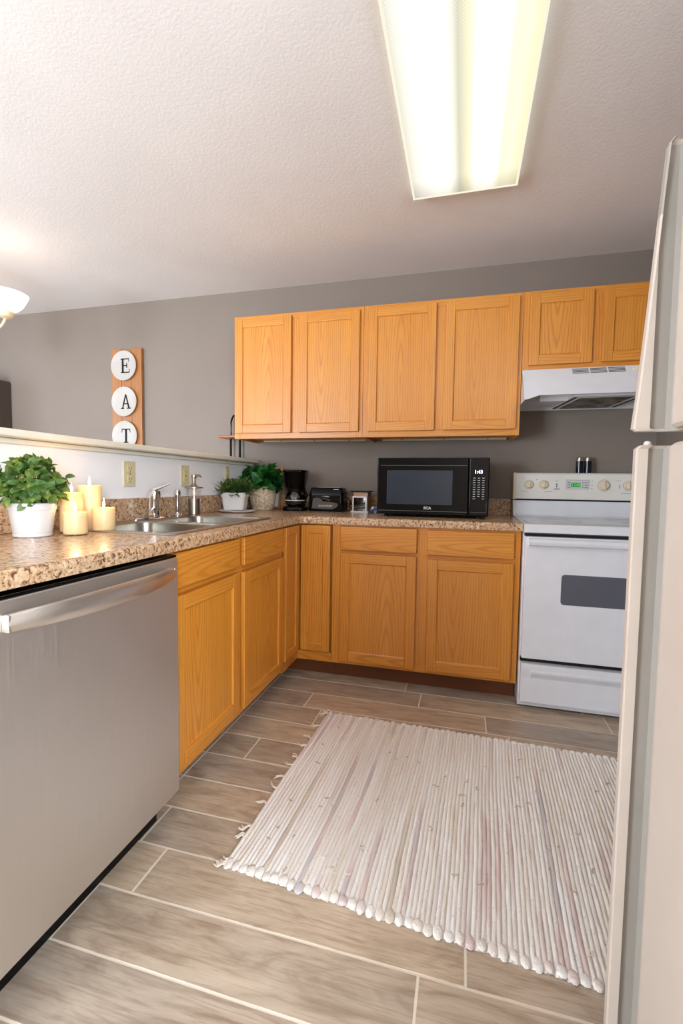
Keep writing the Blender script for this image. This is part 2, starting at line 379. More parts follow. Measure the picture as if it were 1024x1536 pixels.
# ceiling lamp
def ceiling_lamp():
    x0, x1, y0, y1, zb = 1.238, 1.688, -2.055, -.825, 2.398
    t = empty('ceiling_light', 'long rectangular fluorescent ceiling light with prismatic lens glowing white', 'ceiling light', ((x0+x1)/2, (y0+y1)/2, zb))
    w, l = (x1-x0)/2, (y1-y0)/2; th = H-zb-.001
    q = MB(); e = .009
    q.box(-w, -w+e, -l, l, 0, th, bev=.002); q.box(w-e, w, -l, l, 0, th, bev=.002)
    q.box(-w+e, w-e, -l, -l+e, 0, th, bev=.002); q.box(-w+e, w-e, l-e, l, 0, th, bev=.002); q.box(-w+e, w-e, -l+e, l-e, th-.004, th)
    q.build('light_frame', emis('glowing_frame_edge', srgb(255, 250, 225), .62), t)
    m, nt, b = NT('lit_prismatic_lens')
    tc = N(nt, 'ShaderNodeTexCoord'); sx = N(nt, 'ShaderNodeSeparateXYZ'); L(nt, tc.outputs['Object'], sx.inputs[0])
    # no tubes modelled: their bright and yellow bands are painted into the emission
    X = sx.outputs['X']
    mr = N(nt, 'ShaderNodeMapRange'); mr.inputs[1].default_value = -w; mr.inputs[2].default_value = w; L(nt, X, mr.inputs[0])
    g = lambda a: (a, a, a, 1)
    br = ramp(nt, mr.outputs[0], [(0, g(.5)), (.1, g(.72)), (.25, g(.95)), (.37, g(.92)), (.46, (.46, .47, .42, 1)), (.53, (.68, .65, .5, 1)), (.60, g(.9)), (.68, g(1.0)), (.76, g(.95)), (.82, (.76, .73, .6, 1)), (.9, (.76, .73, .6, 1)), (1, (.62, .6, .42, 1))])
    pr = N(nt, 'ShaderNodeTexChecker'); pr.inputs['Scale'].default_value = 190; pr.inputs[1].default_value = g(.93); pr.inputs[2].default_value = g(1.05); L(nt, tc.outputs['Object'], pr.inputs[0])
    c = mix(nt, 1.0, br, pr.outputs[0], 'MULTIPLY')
    my = N(nt, 'ShaderNodeMapRange'); my.inputs[1].default_value = l; my.inputs[2].default_value = l-.13; my.inputs[3].default_value = .6; my.inputs[4].default_value = 1; L(nt, sx.outputs['Y'], my.inputs[0])  # emission also painted dimmer towards the far end
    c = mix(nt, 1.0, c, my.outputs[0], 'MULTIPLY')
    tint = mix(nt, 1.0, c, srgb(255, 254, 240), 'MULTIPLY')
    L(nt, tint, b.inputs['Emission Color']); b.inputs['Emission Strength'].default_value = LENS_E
    b.inputs['Base Color'].default_value = (.12, .12, .11, 1); b.inputs['Roughness'].default_value = .4
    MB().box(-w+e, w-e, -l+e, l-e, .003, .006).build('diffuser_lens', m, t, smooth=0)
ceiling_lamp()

# ------------------------------------------------------------ cabinets
def door_mesh(w, h, sw=.052, dep=.019):
    q = MB(); b = .0035                       # front face at y=-dep, back at 0
    q.box(0, sw, -dep, 0, 0, h, 0, b); q.box(w-sw, w, -dep, 0, 0, h, 0, b)
    q.box(sw-.001, w-sw+.001, -dep, 0, h-sw, h, 1, b); q.box(sw-.001, w-sw+.001, -dep, 0, 0, sw, 1, b)
    return q
def door(parent, x0, x1, z0, z1, y, sw=.052, name='door', label=None):
    w, h = x1-x0, z1-z0
    o = door_mesh(w, h, sw).build(name, [oakv, oakh], parent, (x0, y, z0))
    p = MB(); i = sw-.003; c = .008            # recessed panel with a sloped moulding round it
    a, b_, d = (i, w-i), (i, h-i), -.011
    A = [(a[0], -.0165, b_[0]), (a[1], -.0165, b_[0]), (a[1], -.0165, b_[1]), (a[0], -.0165, b_[1])]
    B = [(a[0]+c, d, b_[0]+c), (a[1]-c, d, b_[0]+c), (a[1]-c, d, b_[1]-c), (a[0]+c, d, b_[1]-c)]
    p.add(A+B, [[0, 1, 5, 4], [1, 2, 6, 5], [2, 3, 7, 6], [3, 0, 4, 7], [4, 5, 6, 7]]); 
    p.add([(x, -.001, z) for x, _, z in A], [[3, 2, 1, 0]])
    p.build('door_panel', oakv, o, recalc=False, smooth=20)
    if label: o['label'] = label
    return o
def drawer(parent, x0, x1, z0, z1, y, name='drawer_front'):
    w, h = x1-x0, z1-z0
    return MB().box(0, w, -.019, 0, 0, h, 0, .0045, 3).build(name, oakh, parent, (x0, y, z0))
UB, UT = 1.374, 2.138
def upper(name, label, x0, x1, z0, doors, rail=True):
    w = x1-x0; t = empty(name, label, 'wall cabinet', (x0, 0, z0), 0, None); h = UT-z0; D = .305
    q = MB(); q.box(0, .016, -D, -.001, 0, h, bev=.001); q.box(w-.016, w, -D, -.001, 0, h, bev=.001)
    q.box(.016, w-.016, -D, -.001, h-.016, h); q.box(.016, w-.016, -D, -.001, .018, .032); q.box(.016, w-.016, -.008, -.001, .032, h-.016)
    q.build('cabinet_box', oakv, t)
    q = MB(); f0, f1 = -D-.019, -D
    q.box(0, .038, f0, f1, 0, h, 0, .0015); q.box(w-.038, w, f0, f1, 0, h, 0, .0015)
    q.box(.038, w-.038, f0, f1, h-.038, h, 1, .0015); q.box(.038, w-.038, f0, f1, 0, .038, 1, .0015)
    mid = (doors[0][1]+doors[1][0])/2-x0
    q.box(mid-.036, mid+.036, f0+.0005, f1+.0005, .038, h-.038, 0, .001)
    q.build('face_frame', [oakv, oakh], t)
    for a, b in doors: door(t, a-x0, b-x0, (1.745 if z0 > 1.5 else 1.408)-z0, 2.118-z0, f0)
    if rail:
        q = MB(); q.box(.07, w-.04, -.03, -.009, .006, .0175, bev=.001)
        for k in range(3):
            q.lathe([(.004, 0), (.004, .002)], 10, (.2+k*(w-.35)/2, -.0305, .012), 1, Matrix.Rotation(pi/2, 4, 'X'))
        q.build('hanging_rail', [pale_m, slot_m], t)
upper('wall_cabinet', 'tall two-door oak wall cabinet at the left end, nearest the half wall', .0655, .9045, UB, [(.078, .456), (.508, .884)])
upper('wall_cabinet', 'tall two-door oak wall cabinet above the microwave, right of the end unit', .9055, 1.784, UB, [(.938, 1.326), (1.376, 1.764)])
upper('wall_cabinet', 'short two-door oak wall cabinet mounted above the white range hood', 1.785, 2.545, 1.722, [(1.816, 2.124), (2.17, 2.49)], False)

def base(name, label, loc, rz, w, depth, frame, doors, drawers, zf0=.10, kick=True):
    """local: x to the right seen from the front, front towards -y, back at y=0"""
    t = empty(name, label, 'base cabinet', loc, rz)
    F = -depth
    q = MB()
    for a in ((.001, .019, F, -.006, zf0, .875), (w-.019, w-.001, F, -.006, zf0, .875), (.019, w-.019, F, -.006, zf0, zf0+.018), (.019, w-.019, -.018, -.006, zf0+.018, .875)): q.box(*a)
    q.build('cabinet_box', oakv, t)
    q = MB()
    for k_, a in enumerate(frame): q.box(a[0], a[1], F-.019+.0004*k_, F, a[2], a[3], a[4], .0015)
    q.build('face_frame', [oakv, oakh], t)
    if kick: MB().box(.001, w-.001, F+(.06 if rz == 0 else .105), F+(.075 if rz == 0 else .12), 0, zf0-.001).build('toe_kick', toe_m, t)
    for d in doors: door(t, *d[:4], F-.019, *(d[4:] if len(d) > 4 else ()))
    for d in drawers: drawer(t, *d, F-.019)
    return t
# back run between the corner unit and the range
X0 = .812; WB = 1.782-X0
fr = [(0, .05, .10, .875, 0), (WB-.035, WB, .10, .875, 0), (.05, WB-.035, .836, .875, 1), (.05, WB-.035, .10, .14, 1), (.05, WB-.035, .705, .745, 1), (1.266-X0, 1.34-X0, .14, .836, 0)]
base('base_cabinet', 'wide oak base cabinet with two drawers and two doors beside the white range', (X0, 0, 0), 0, WB, .592, fr,
     [(.862-X0, 1.272-X0, .119, .719), (1.331-X0, 1.752-X0, .119, .710)], [(.86-X0, 1.273-X0, .737, .865), (1.327-X0, 1.75-X0, .733, .862)])
# sink base, on the left run: local x = world y + 1.79
Y0 = -1.787; WS = -.838-Y0
fr = [(0, .03, .115, .875, 0), (WS-.035, WS, .115, .875, 0), (.03, WS-.035, .845, .875, 1), (.03, WS-.035, .115, .15, 1), (.03, WS-.035, .715, .755, 1), (-1.36-Y0, -1.27-Y0, .15, .845, 0)]
base('base_cabinet', 'oak sink base cabinet with two doors and two false drawer fronts beside the dishwasher', (0, Y0, 0), R(90), WS, .592, fr,
     [(-1.772-Y0, -1.338-Y0, .148, .728), (-1.297-Y0, -.872-Y0, .135, .722)], [(-1.772-Y0, -1.338-Y0, .752, .868), (-1.297-Y0, -.872-Y0, .748, .868)], zf0=.115)
# corner unit with a folded two-leaf door
def corner():
    t = empty('corner_cabinet', 'oak corner base cabinet with a two-leaf folding door set in the angle', 'base cabinet', (0, 0, 0))
    q = MB(); q.box(.03, .58, -.835, -.006, .10, .875); q.box(.58, .808, -.58, -.006, .10, .875); q.build('cabinet_box', oakv, t)
    for za, zb in ((.868, .875), (.10, .152)):
        q = MB(); q.box(.592, .611, -.836, -.60, za, zb, 1, .001); q.box(.600, .810, -.611, -.592, za, zb, 1, .001)
        q.build('frame_rail', [oakv, oakh], t)
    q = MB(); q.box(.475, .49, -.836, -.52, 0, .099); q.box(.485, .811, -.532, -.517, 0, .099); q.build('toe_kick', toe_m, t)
    o = door(t, .634, .804, .16, .866, -.611, .042)
    o2 = door(t, 0, .190, .16, .866, 0, .042); o2.location = (.611, -.832, .16); o2.rotation_euler = (0, 0, R(90))
corner()

# ------------------------------------------------------------ countertop
def counter():
    xs = [.021, .075, .548, .635, 1.7855]; ys = [-.001, -.635, -.872, -1.672, -2.43]
    b = bmesh.new(); V = {}
    def v(i, j):
        if (i, j) not in V: V[i, j] = b.verts.new((xs[i], ys[j], .876))
        return V[i, j]
    for i in range(4):
        for j in range(4):
            if i == 3 and j > 0: continue
            if i == 1 and j == 2: continue
            b.faces.new([v(i, j), v(i, j+1), v(i+1, j+1), v(i+1, j)])
    bmesh.ops.recalc_face_normals(b, faces=b.faces[:])
    r_ = bmesh.ops.extrude_face_region(b, geom=b.faces[:])
    for g in r_['geom']:
        if isinstance(g, bmesh.types.BMVert): g.co.z = .914
    bmesh.ops.recalc_face_normals(b, faces=b.faces[:])
    ce = [e for e in b.edges if all(abs(w.co.x-.635) < 1e-4 and abs(w.co.y+.635) < 1e-4 for w in e.verts)]
    bmesh.ops.bevel(b, geom=ce, offset=.035, segments=6, profile=.5, affect='EDGES')
    def front(w): return (abs(w.co.x-.635) < 1e-4 and w.co.y < -.63) or (abs(w.co.y+.635) < 1e-4 and w.co.x > .63) or (.634 < w.co.x < .68 and -.68 < w.co.y < -.634)
    fe = [e for e in b.edges if all(w.co.z > .91 and front(w) for w in e.verts) and any(abs(f.normal.z) < .1 for f in e.link_faces)]
    bmesh.ops.bevel(b, geom=fe, offset=.012, segments=4, profile=.5, affect='EDGES')
    o = MB().bm(b).build('countertop', lam_m)
    tag(o, 'L-shaped speckled tan laminate countertop with rolled front edge', 'countertop')
    q = MB(); q.box(.0215, .04, -2.43, -.021, .9145, 1.016, bev=.004); q.box(.0215, 1.784, -.02, -.0015, .9145, 1.016, bev=.004)
    q.build('backsplash', lam_m, o)
counter()
struct('trim_2', MB().box(.03, .61, -2.43, -2.408, 0, .875, bev=.001), oakv)

# ------------------------------------------------------------ sink
def rrect(x0, x1, y0, y1, r, z, n=7):
    pts = []
    for cx, cy, a0 in ((x1-r, y1-r, 0), (x0+r, y1-r, 90), (x0+r, y0+r, 180), (x1-r, y0+r, 270)):
        for k in range(n): a = R(a0+90*k/(n-1)); pts.append((cx+r*cos(a), cy+r*sin(a), z))
    return pts
def sink():
    t = empty('kitchen_sink', 'double bowl stainless steel drop-in sink set in the speckled countertop', 'sink', (.3, -1.27, .915))
    ox, oy, oz = .3, -1.27, .915
    X0_, X1_, Y0_, Y1_ = .05, .565, -1.69, -.855; zt = .919
    bowls = [(.135, .535, -1.655, -1.29), (.135, .535, -1.255, -.885)]
    q = MB()
    # outer rim ring
    out = rrect(X0_, X1_, Y0_, Y1_, .03, .9147); out2 = rrect(X0_+.004, X1_-.004, Y0_+.004, Y1_-.004, .028, zt)
    q.loft([out, out2], caps=False)
    inn = rrect(.125, .547, -1.668, -.873, .012, zt); q.loft([out2, inn], caps=False)
    q.add([(.125, -1.668, zt), (.547, -1.668, zt), (.547, -.873, zt), (.125, -.873, zt)], [])
    for k, (a, b, c, d) in enumerate(bowls):
        cy0, cy1 = (-1.668, -1.2725) if k == 0 else (-1.2725, -.873)
        cell = rrect(.125, .547, cy0, cy1, .0005, zt); lip = rrect(a, b, c, d, .05, zt); lip2 = rrect(a+.004, b-.004, c+.004, d-.004, .05, zt-.006)
        q.loft([cell, lip, lip2], caps=False)
    q.build('sink_rim', sink_steel, t, (-ox, -oy, -oz), recalc=False)
    for a, b, c, d in bowls:
        w = MB()
        w.loft([rrect(a+.004, b-.004, c+.004, d-.004, .05, zt-.006), rrect(a+.012, b-.012, c+.012, d-.012, .05, .79), rrect(a+.02, b-.02, c+.02, d-.02, .05, .76), rrect(a+.05, b-.05, c+.05, d-.05, .04, .742), rrect((a+b)/2-.045, (a+b)/2+.045, (c+d)/2-.045, (c+d)/2+.045, .044, .738)], caps=False)
        w.add(rrect((a+b)/2-.045, (a+b)/2+.045, (c+d)/2-.045, (c+d)/2+.045, .044, .738), [list(range(28))])
        o = w.build('sink_bowl', sink_steel, t, (-ox, -oy, -oz))
        MB().lathe([(.038, .001), (.034, .004), (.012, .002)], 24, ((a+b)/2, (c+d)/2, .738)).build('drain', chrome, o)
sink()
def faucet():
    t = empty('faucet', 'chrome single-lever kitchen faucet at the back of the sink', 'faucet', (.09, -1.165, .9193))
    q = MB(); n = 24
    def ell(rx, ry, z): return [(rx*cos(2*pi*k/n), ry*sin(2*pi*k/n), z) for k in range(n)]
    q.loft([ell(.028, .125, 0), ell(.028, .125, .004), ell(.022, .115, .011), ell(.01, .03, .013)]); q.build('escutcheon', chrome, t)
    q = MB()
    def lp(r, z, dx): return [(dx+r*cos(2*pi*k/n), r*.92*sin(2*pi*k/n), z) for k in range(n)]
    q.loft([lp(.034, .010, 0), lp(.031, .018, 0), lp(.028, .04, 0), lp(.029, .09, .003), lp(.030, .116, .006), lp(.026, .130, .008), lp(.010, .135, .009)])
    q.build('faucet_body', chrome, t)
    q = MB(); q.tube([(.0, 0, .036), (.03, -.045, .040), (.06, -.09, .038), (.082, -.123, .031), (.088, -.132, .02)], [.016, .0135, .012, .012, .011], 14); q.build('spout', chrome, t)
    q = MB()
    for (x, y, z, w, h) in ():
        pass
    path = [(-.004, -.006, .131, .022, .009), (.014, .008, .140, .018, .007), (.034, .022, .150, .013, .005), (.054, .036, .161, .011, .004), (.062, .042, .167, .009, .003)]
    loops = []
    for x, y, z, w, h in path: 
        dx, dy = -.78*w, .62*w
        loops.append([(x+dx*.8, y+dy*.8, z-h), (x+dx, y+dy, z), (x+dx*.8, y+dy*.8, z+h), (x-dx*.8, y-dy*.8, z+h), (x-dx, y-dy, z), (x-dx*.8, y-dy*.8, z-h)])
    q.loft(loops); q.build('lever', chrome, t, smooth=50)
faucet()
def sprayer():
    t = empty('side_sprayer', 'small chrome side sprayer standing between faucet and soap bottle', 'sprayer', (.09, -.975, .9193))
    MB().lathe([(.022, 0), (.022, .004), (.016, .012), (.014, .02)], 20).build('sprayer_base', chrome, t)
    q = MB(); q.lathe([(.012, .02), (.0135, .05), (.0125, .08), (.0155, .105), (.0155, .125), (.011, .134), (.004, .137)], 20); q.build('spray_head', chrome, t)
sprayer()
def soap():
    t = empty('soap_dispenser', 'glass and steel pump soap bottle behind the sink', 'soap dispenser', (.087, -.822, .9193))
    MB().lathe([(.030, 0), (.031, .003), (.031, .086)], 32, cap1=True).build('steel_sleeve', nickel, t)
    MB().lathe([(.0360, .0), (.0375, .003), (.0375, .138), (.035, .140)], 32, cap0=False, cap1=False).build('glass_body', clear_glass, t)
    MB().lathe([(.004, .0885), (.004, .14)], 10).build('pump_tube', white_cer, t)
    MB().lathe([(.036, .1405), (.049, .142), (.049, .147), (.022, .151), (.014, .160), (.009, .172), (.008, .195), (.014, .197), (.014, .214), (.003, .217)], 28).build('pump_lid', nickel, t)
    MB().tube([(.004, 0, .209), (.04, -.01, .210), (.052, -.013, .203)], [.007, .006, .005], 10).build('pump_spout', nickel, t)
soap()

# ------------------------------------------------------------ dishwasher
def dishwasher():
    t = empty('dishwasher', 'stainless steel dishwasher with curved bar handle under the countertop', 'dishwasher', (.655, -2.0925, 0))
    y0, y1 = -2.403, -1.793; ly0, ly1 = y0+2.0925, y1+2.0925
    MB().box(-.6, -.05, ly0+.003, ly1-.003, .10, .864, bev=.002).build('tub', black_mt, t)
    q = MB(); q.box(-.048, 0, ly0, ly1, .116, .862, bev=.004, seg=3); q.build('door_panel', dw_steel, t)
    MB().box(-.046, -.004, ly0+.002, ly1-.002, .8625, .870, bev=.002).build('control_strip', black_pl, t)
    MB().box(-.09, -.08, ly0+.01, ly1-.01, .002, .11).build('toe_kick', black_mt, t)
    q = MB(); loops = []; n = 28
    for k in range(n+1):
        s = k/n; y = -2.352+2.0925+s*.522; bow = (1-abs(2*s-1)**2.4); x = .012+.044*bow
        hh = .0175+.006*bow; z = .818+.004*bow; d = .007
        loops.append([(x-d, y, z-hh), (x, y, z-hh-.0), (x+d*.6, y, z-hh*.75), (x+d, y, z), (x+d*.6, y, z+hh*.75), (x, y, z+hh), (x-d, y, z+hh)])
    q.loft(loops)
    for s_ in (0, 1):
        y = -2.352+2.0925+s_*.522
        q.box(.0002, .018, y-.004+(.001 if s_ == 0 else -.001), y+.004, .801, .835, bev=.002)
    q.build('handle', handle_steel, t, smooth=50)
dishwasher()

# ------------------------------------------------------------ range
def stove():
    x0, x1 = 1.7875, 2.547; w = x1-x0
    t = empty('electric_range', 'white freestanding electric range with oven window and back control panel', 'stove', (x0, 0, 0))
    q = MB(); q.box(0, w, -.645, -.02, .012, .868, bev=.002)
    q.build('body', appl, t)
    for fx in (.04, w-.04):
        for fy in (-.6, -.08): MB().lathe([(.018, 0), (.018, .013)], 14, (fx, fy, 0)).build('foot', black_mt, t)
    q = MB()  # side trim and raised back of the cooktop
    prof = [(-.668, .874), (-.672, .905), (-.664, .914), (-.62, .9165), (-.02, .9165), (-.02, .869), (-.645, .869)]
    q.prism(prof, 'x', 0, w, bev=.0015)
    # raised back: sloping shelf climbing to the control panel
    q.prism([(-.02, .917), (-.125, .917), (-.105, .928), (-.088, 1.012), (-.02, 1.012)], 'x', .0, w)
    for a in ((0, .012), (w-.012, w)):
        q.prism([(-.655, .9165), (-.645, .921), (-.13, .925), (-.098, 1.013), (-.09, 1.013), (-.09, .9165)], 'x', *a)
    q.build('cooktop', appl, t)
    MB().box(.02, w-.02, -.60, -.13, .9167, .9195, bev=.001).build('glass_surface', cook_m, t)
    for bx, by, br in ((.2, -.46, .095), (.56, -.46, .075), (.2, -.25, .075), (.56, -.25, .095)):
        q = MB(); q.lathe([(br, .9196), (br, .9199), (br-.003, .9199), (br-.003, .9196)], 40, (bx, by, 0), cap0=False, cap1=False); q.build('burner_ring', grey_pr, t)
    MB().box(.004, w-.004, -.086, -.022, 1.0125, 1.0215).build('panel_gap', black_in, t)
    q = MB(); PF = [(-.018, 1.022), (-.112, 1.022), (-.106, 1.166), (-.096, 1.176), (-.018, 1.176)]
    q.prism(PF, 'x', .0, w, bev=.003); p = q.build('control_panel', panel_w, t)
    for a in ((-.0025, .012), (w-.012, w+.0025)):
        q = MB(); q.prism([(-.016, 1.018), (-.115, 1.018), (-.109, 1.168), (-.098, 1.179), (-.016, 1.179)], 'x', *a, bev=.002); q.build('end_cap', appl_c, t)
    slope = math.atan2(.006, .144)
    def on(z): return -.112+(z-1.022)*(.006/.144)
    def kx(px): return (px-786)/219.5*(1+(px-786)*.00015)   # offsets along the panel
    for kx_, r_, lab in ((.086, .019, 0), (.168, .019, 0), (.484, .024, 1), (.608, .020, 0), (.695, .020, 0)):
        z = 1.106-.0 ; M_ = Matrix.Translation((kx_, on(z)+.0003, z)) @ Matrix.Rotation(pi/2-slope, 4, 'X')
        q = MB(); q.lathe([(r_*1.28, -.0005), (r_*1.28, .001), (r_*1.1, .0012), (r_*1.02, .004), (r_, .010), (r_*.9, .013)], 32, mat=M_)
        k = q.build('knob', knob_m, t)
        q = MB(); q.box(-.0035, .0035, -r_*.95, r_*.95, .0125, .0215, bev=.0015, mat=M_ @ Matrix.Rotation(R(4), 4, 'Z')); q.build('knob_grip', knob_m, k)
        q = MB(); q.lathe([(r_*1.42, -.0004), (r_*1.42, .0006), (r_*1.34, .0006), (r_*1.34, -.0004)], 36, cap0=False, cap1=False, mat=M_); q.build('dial_ring', grey_pr, k)
    # clock block
    def flat(xa, xb, za, zb, m, name, off=.001, parent=None, out=.0012):
        y = on((za+zb)/2); return MB().box(xa, xb, y-out, y+off, za, zb, bev=.0003).build(name, m, parent or t)
    d = flat(.286, .406, 1.082, 1.136, white_cer, 'clock_frame')
    q = MB(); y = on(1.1)-.0016
    for a in ((.286, .406, 1.1345, 1.1362), (.286, .2872, 1.083, 1.1345), (.4048, .406, 1.083, 1.1345), (.286, .406, 1.0818, 1.083)): q.box(a[0], a[1], y, y+.001, a[2], a[3])
    for r_ in range(3):
        for x_ in (.293, .302, .370, .383, .392): q.box(x_, x_+.0075, y, y+.001, 1.090+r_*.014, 1.0965+r_*.014)
    q.build('clock_buttons', grey_pr, d)
    g = flat(.313, .363, 1.095, 1.120, green_bg, 'clock_display', out=.002, parent=d)
    q = text_mb('12:08', .022, .0003); o = q.build('clock_digits', green_led, None, (.338, on(1.107)-.0025, 1.107)); o.parent = d
    for a in ((.420, .424, 1.085, 1.09), (.420, .424, 1.105, 1.11), (.420, .424, 1.128, 1.133), (.232, .24, 1.128, 1.131), (.233, .239, 1.104, 1.114), (.233, .239, 1.092, 1.101), (.222, .252, 1.080, 1.0845), (.125, .129, 1.134, 1.138), (.545, .568, 1.133, 1.1345), (.562, .5645, 1.09, 1.11), (.655, .659, 1.134, 1.139), (.04, .08, 1.066, 1.0675), (.17, .21, 1.066, 1.0675), (.57, .63, 1.062, 1.0635)):
        MB().box(a[0], a[1], on(a[2])-.0008, on(a[2])+.0005, a[2], a[3]).build('panel_mark', dark_pr, t)
    # oven door
    q = MB(); dx0, dx1 = .006, w-.006; q.box(dx0, dx1, -.684, -.646, .262, .856, bev=.004, seg=3); d = q.build('oven_door', appl, t)
    MB().box(.004, w-.004, -.66, -.6455, .857, .8675).build('door_gap', black_in, t)
    wn = rrect(.170, .592, .537, .682, .016, 0, 6)
    q = MB(); q.loft([[(a, -.6845, b) for a, b, _ in wn], [(a, -.6835, b) for a, b, _ in wn]]); q.build('oven_window', plain('grey_oven_glass', srgb(96, 98, 108), .06), d)
    q = MB(); lo = []
    prof = [(-.684, .815), (-.703, .813), (-.716, .820), (-.720, .833), (-.716, .846), (-.700, .851), (-.684, .846)]
    q.prism(prof, 'x', .02, w-.02, bev=.002); q.build('door_handle', appl, d)
    # storage drawer with a scooped pull
    q = MB(); 
    q.loft([[(a, -.684, .165), (a, -.686, .18), (a, -.692, .208), (a, -.694, .226), (a, -.690, .238), (a, -.646, .240), (a, -.646, .165)] for a in (.006, w-.006)])
    q.box(.006, w-.006, -.684, -.646, .045, .166, bev=.003)
    q.prism([(-.684, .17), (-.699, .196), (-.700, .206), (-.690, .212), (-.684, .212)], 'x', .05, w-.05, bev=.002)
    q.build('storage_drawer', appl, t)
    MB().box(.004, w-.004, -.66, -.6455, .241, .2615).build('drawer_gap', black_in, t)
stove()
def shaker(x, label):
    t = empty('shaker', label, 'shaker', (x, -.062, 1.1765), 0)
    MB().lathe([(.0185, 0), (.0195, .002), (.0195, .068), (.018, .070)], 24).build('shaker_body', plain('navy_black_glass', srgb(14, 17, 28), .15), t)
    MB().lathe([(.0175, .0705), (.0175, .088), (.015, .092), (.003, .093)], 24).build('shaker_cap', nickel, t)
shaker(2.150, 'left dark salt shaker with silver cap standing on the range back'); shaker(2.1935, 'right dark pepper shaker with silver cap standing on the range back')

# ------------------------------------------------------------ range hood
def hood():
    x0, x1 = 1.7865, 2.547; w = x1-x0
    t = empty('range_hood', 'white under-cabinet range hood above the stove', 'range hood', (x0, 0, 1.535))
    def P(x, y, z): return (x, y, z-1.535)
    zt = 1.7205; q = MB()
    # sloping front shell with raised middle of its lower edge
    cols = [0, .018, .075, w-.075, w-.018, w]; low = [1.537, 1.541, 1.562, 1.562, 1.541, 1.537]
    vs = []; fs = []
    for x, z in zip(cols, low):
        yb = -.337-(zt-z)/(zt-1.537)*.148
        vs += [P(x, -.337, zt), P(x, yb, z), P(x, yb+.012, z), P(x, -.325, zt-.004)]
    for k in range(5):
        o = k*4; p_ = o+4
        fs += [[o, o+1, p_+1, p_], [o+1, o+2, p_+2, p_+1], [o+2, o+3, p_+3, p_+2]]
    fs += [[0, 3, 2, 1], [20, 21, 22, 23]]
    q.add(vs, fs)
    for a in ((0, .0015+.002), (w-.0035, w)):
        q.prism([(-.002, zt-1.535), (-.337, zt-1.535), (-.484, .002), (-.47, .0), (-.002, .018)], 'x', *a)
    q.box(.003, w-.003, -.337, -.002, zt-1.535-.004, zt-1.535)
    q.box(.003, w-.003, -.405, -.004, .075, .079)
    q.box(.003, w-.003, -.006, -.002, .018, .18)
    q.build('hood_shell', appl, t, smooth=25)
    # vents at the top of the slope
    ang = math.atan2(.148, zt-1.537)
    def slope_pt(z): return -.337-(zt-z)/(zt-1.537)*.148
    for k in range(3):
        q = MB(); xa = .245+k*.0845; 
        q2 = MB()
        for j in range(4):
            z = 1.711-j*.0082; y = slope_pt(z)
            q.box(xa, xa+.077, y-.0012, y+.004, z-1.535-.0024, z-1.535+.0022)
        q.build('vent_slots', black_in, t)
    z = 1.700; M_ = Matrix.Translation((.560-.02, slope_pt(z), z-1.535)) @ Matrix.Rotation(pi/2-0, 4, 'X')
    MB().lathe([(.0125, -.002), (.0125, .008), (.011, .011)], 20, mat=M_).build('hood_button', knob_m, t)
    # light housing and filter hanging under the plate
    q = MB(); q.prism([(.12, -.10), (.24, -.12), (.24, -.30), (.10, -.30)], 'z', .022, .074, bev=.003); q.build('lamp_housing', appl, t)
    q = MB()
    vs = [(.25, -.37, .030), (.58, -.37, .030), (.58, -.37, .062), (.25, -.37, .062), (.20, -.08, .012), (.50, -.08, .012), (.50, -.08, .062), (.20, -.08, .062)]
    q.add(vs, [[0, 1, 2, 3], [4, 7, 6, 5], [0, 4, 5, 1], [3, 2, 6, 7], [0, 3, 7, 4], [1, 5, 6, 2]]); f = q.build('filter_frame', appl, t)
    q = MB(); vs = [(.290, -.335, .0263), (.545, -.335, .0263), (.480, -.10, .0117), (.235, -.10, .0117)]
    q.add([(a, b, c) for a, b, c in vs]+[(a, b, c+.002) for a, b, c in vs], [[0, 1, 2, 3], [7, 6, 5, 4], [0, 4, 5, 1], [1, 5, 6, 2], [2, 6, 7, 3], [3, 7, 4, 0]])
    m, nt, b = NT('grimy_mesh_filter'); n = noise(nt, coords(nt), 18, 4); L(nt, ramp(nt, n, [(.35, srgb(70, 58, 46)), (.65, srgb(150, 146, 140))]), b.inputs['Base Color'])
    b.inputs['Metallic'].default_value = .4; b.inputs['Roughness'].default_value = .5
    q.build('mesh_filter', m, f)
    for (xa, xb, sx) in ((.222, .27, -1), (.54, .59, 1)):
        q = MB(); q.add([(xa+(.04 if sx < 0 else .035), -.355, .0275), (xa+(.052 if sx < 0 else .047), -.355, .0275), (xa-.012+(0 if sx < 0 else -.01), -.10, .0118), (xa-.024+(0 if sx < 0 else -.01), -.10, .0118)]+
                     [(xa+(.04 if sx < 0 else .035), -.355, .030), (xa+(.052 if sx < 0 else .047), -.355, .030), (xa-.012+(0 if sx < 0 else -.01), -.10, .0145), (xa-.024+(0 if sx < 0 else -.01), -.10, .0145)],
                     [[0, 1, 2, 3], [7, 6, 5, 4], [0, 4, 5, 1], [1, 5, 6, 2], [2, 6, 7, 3], [3, 7, 4, 0]]); q.build('filter_slot', black_in, t)
hood()

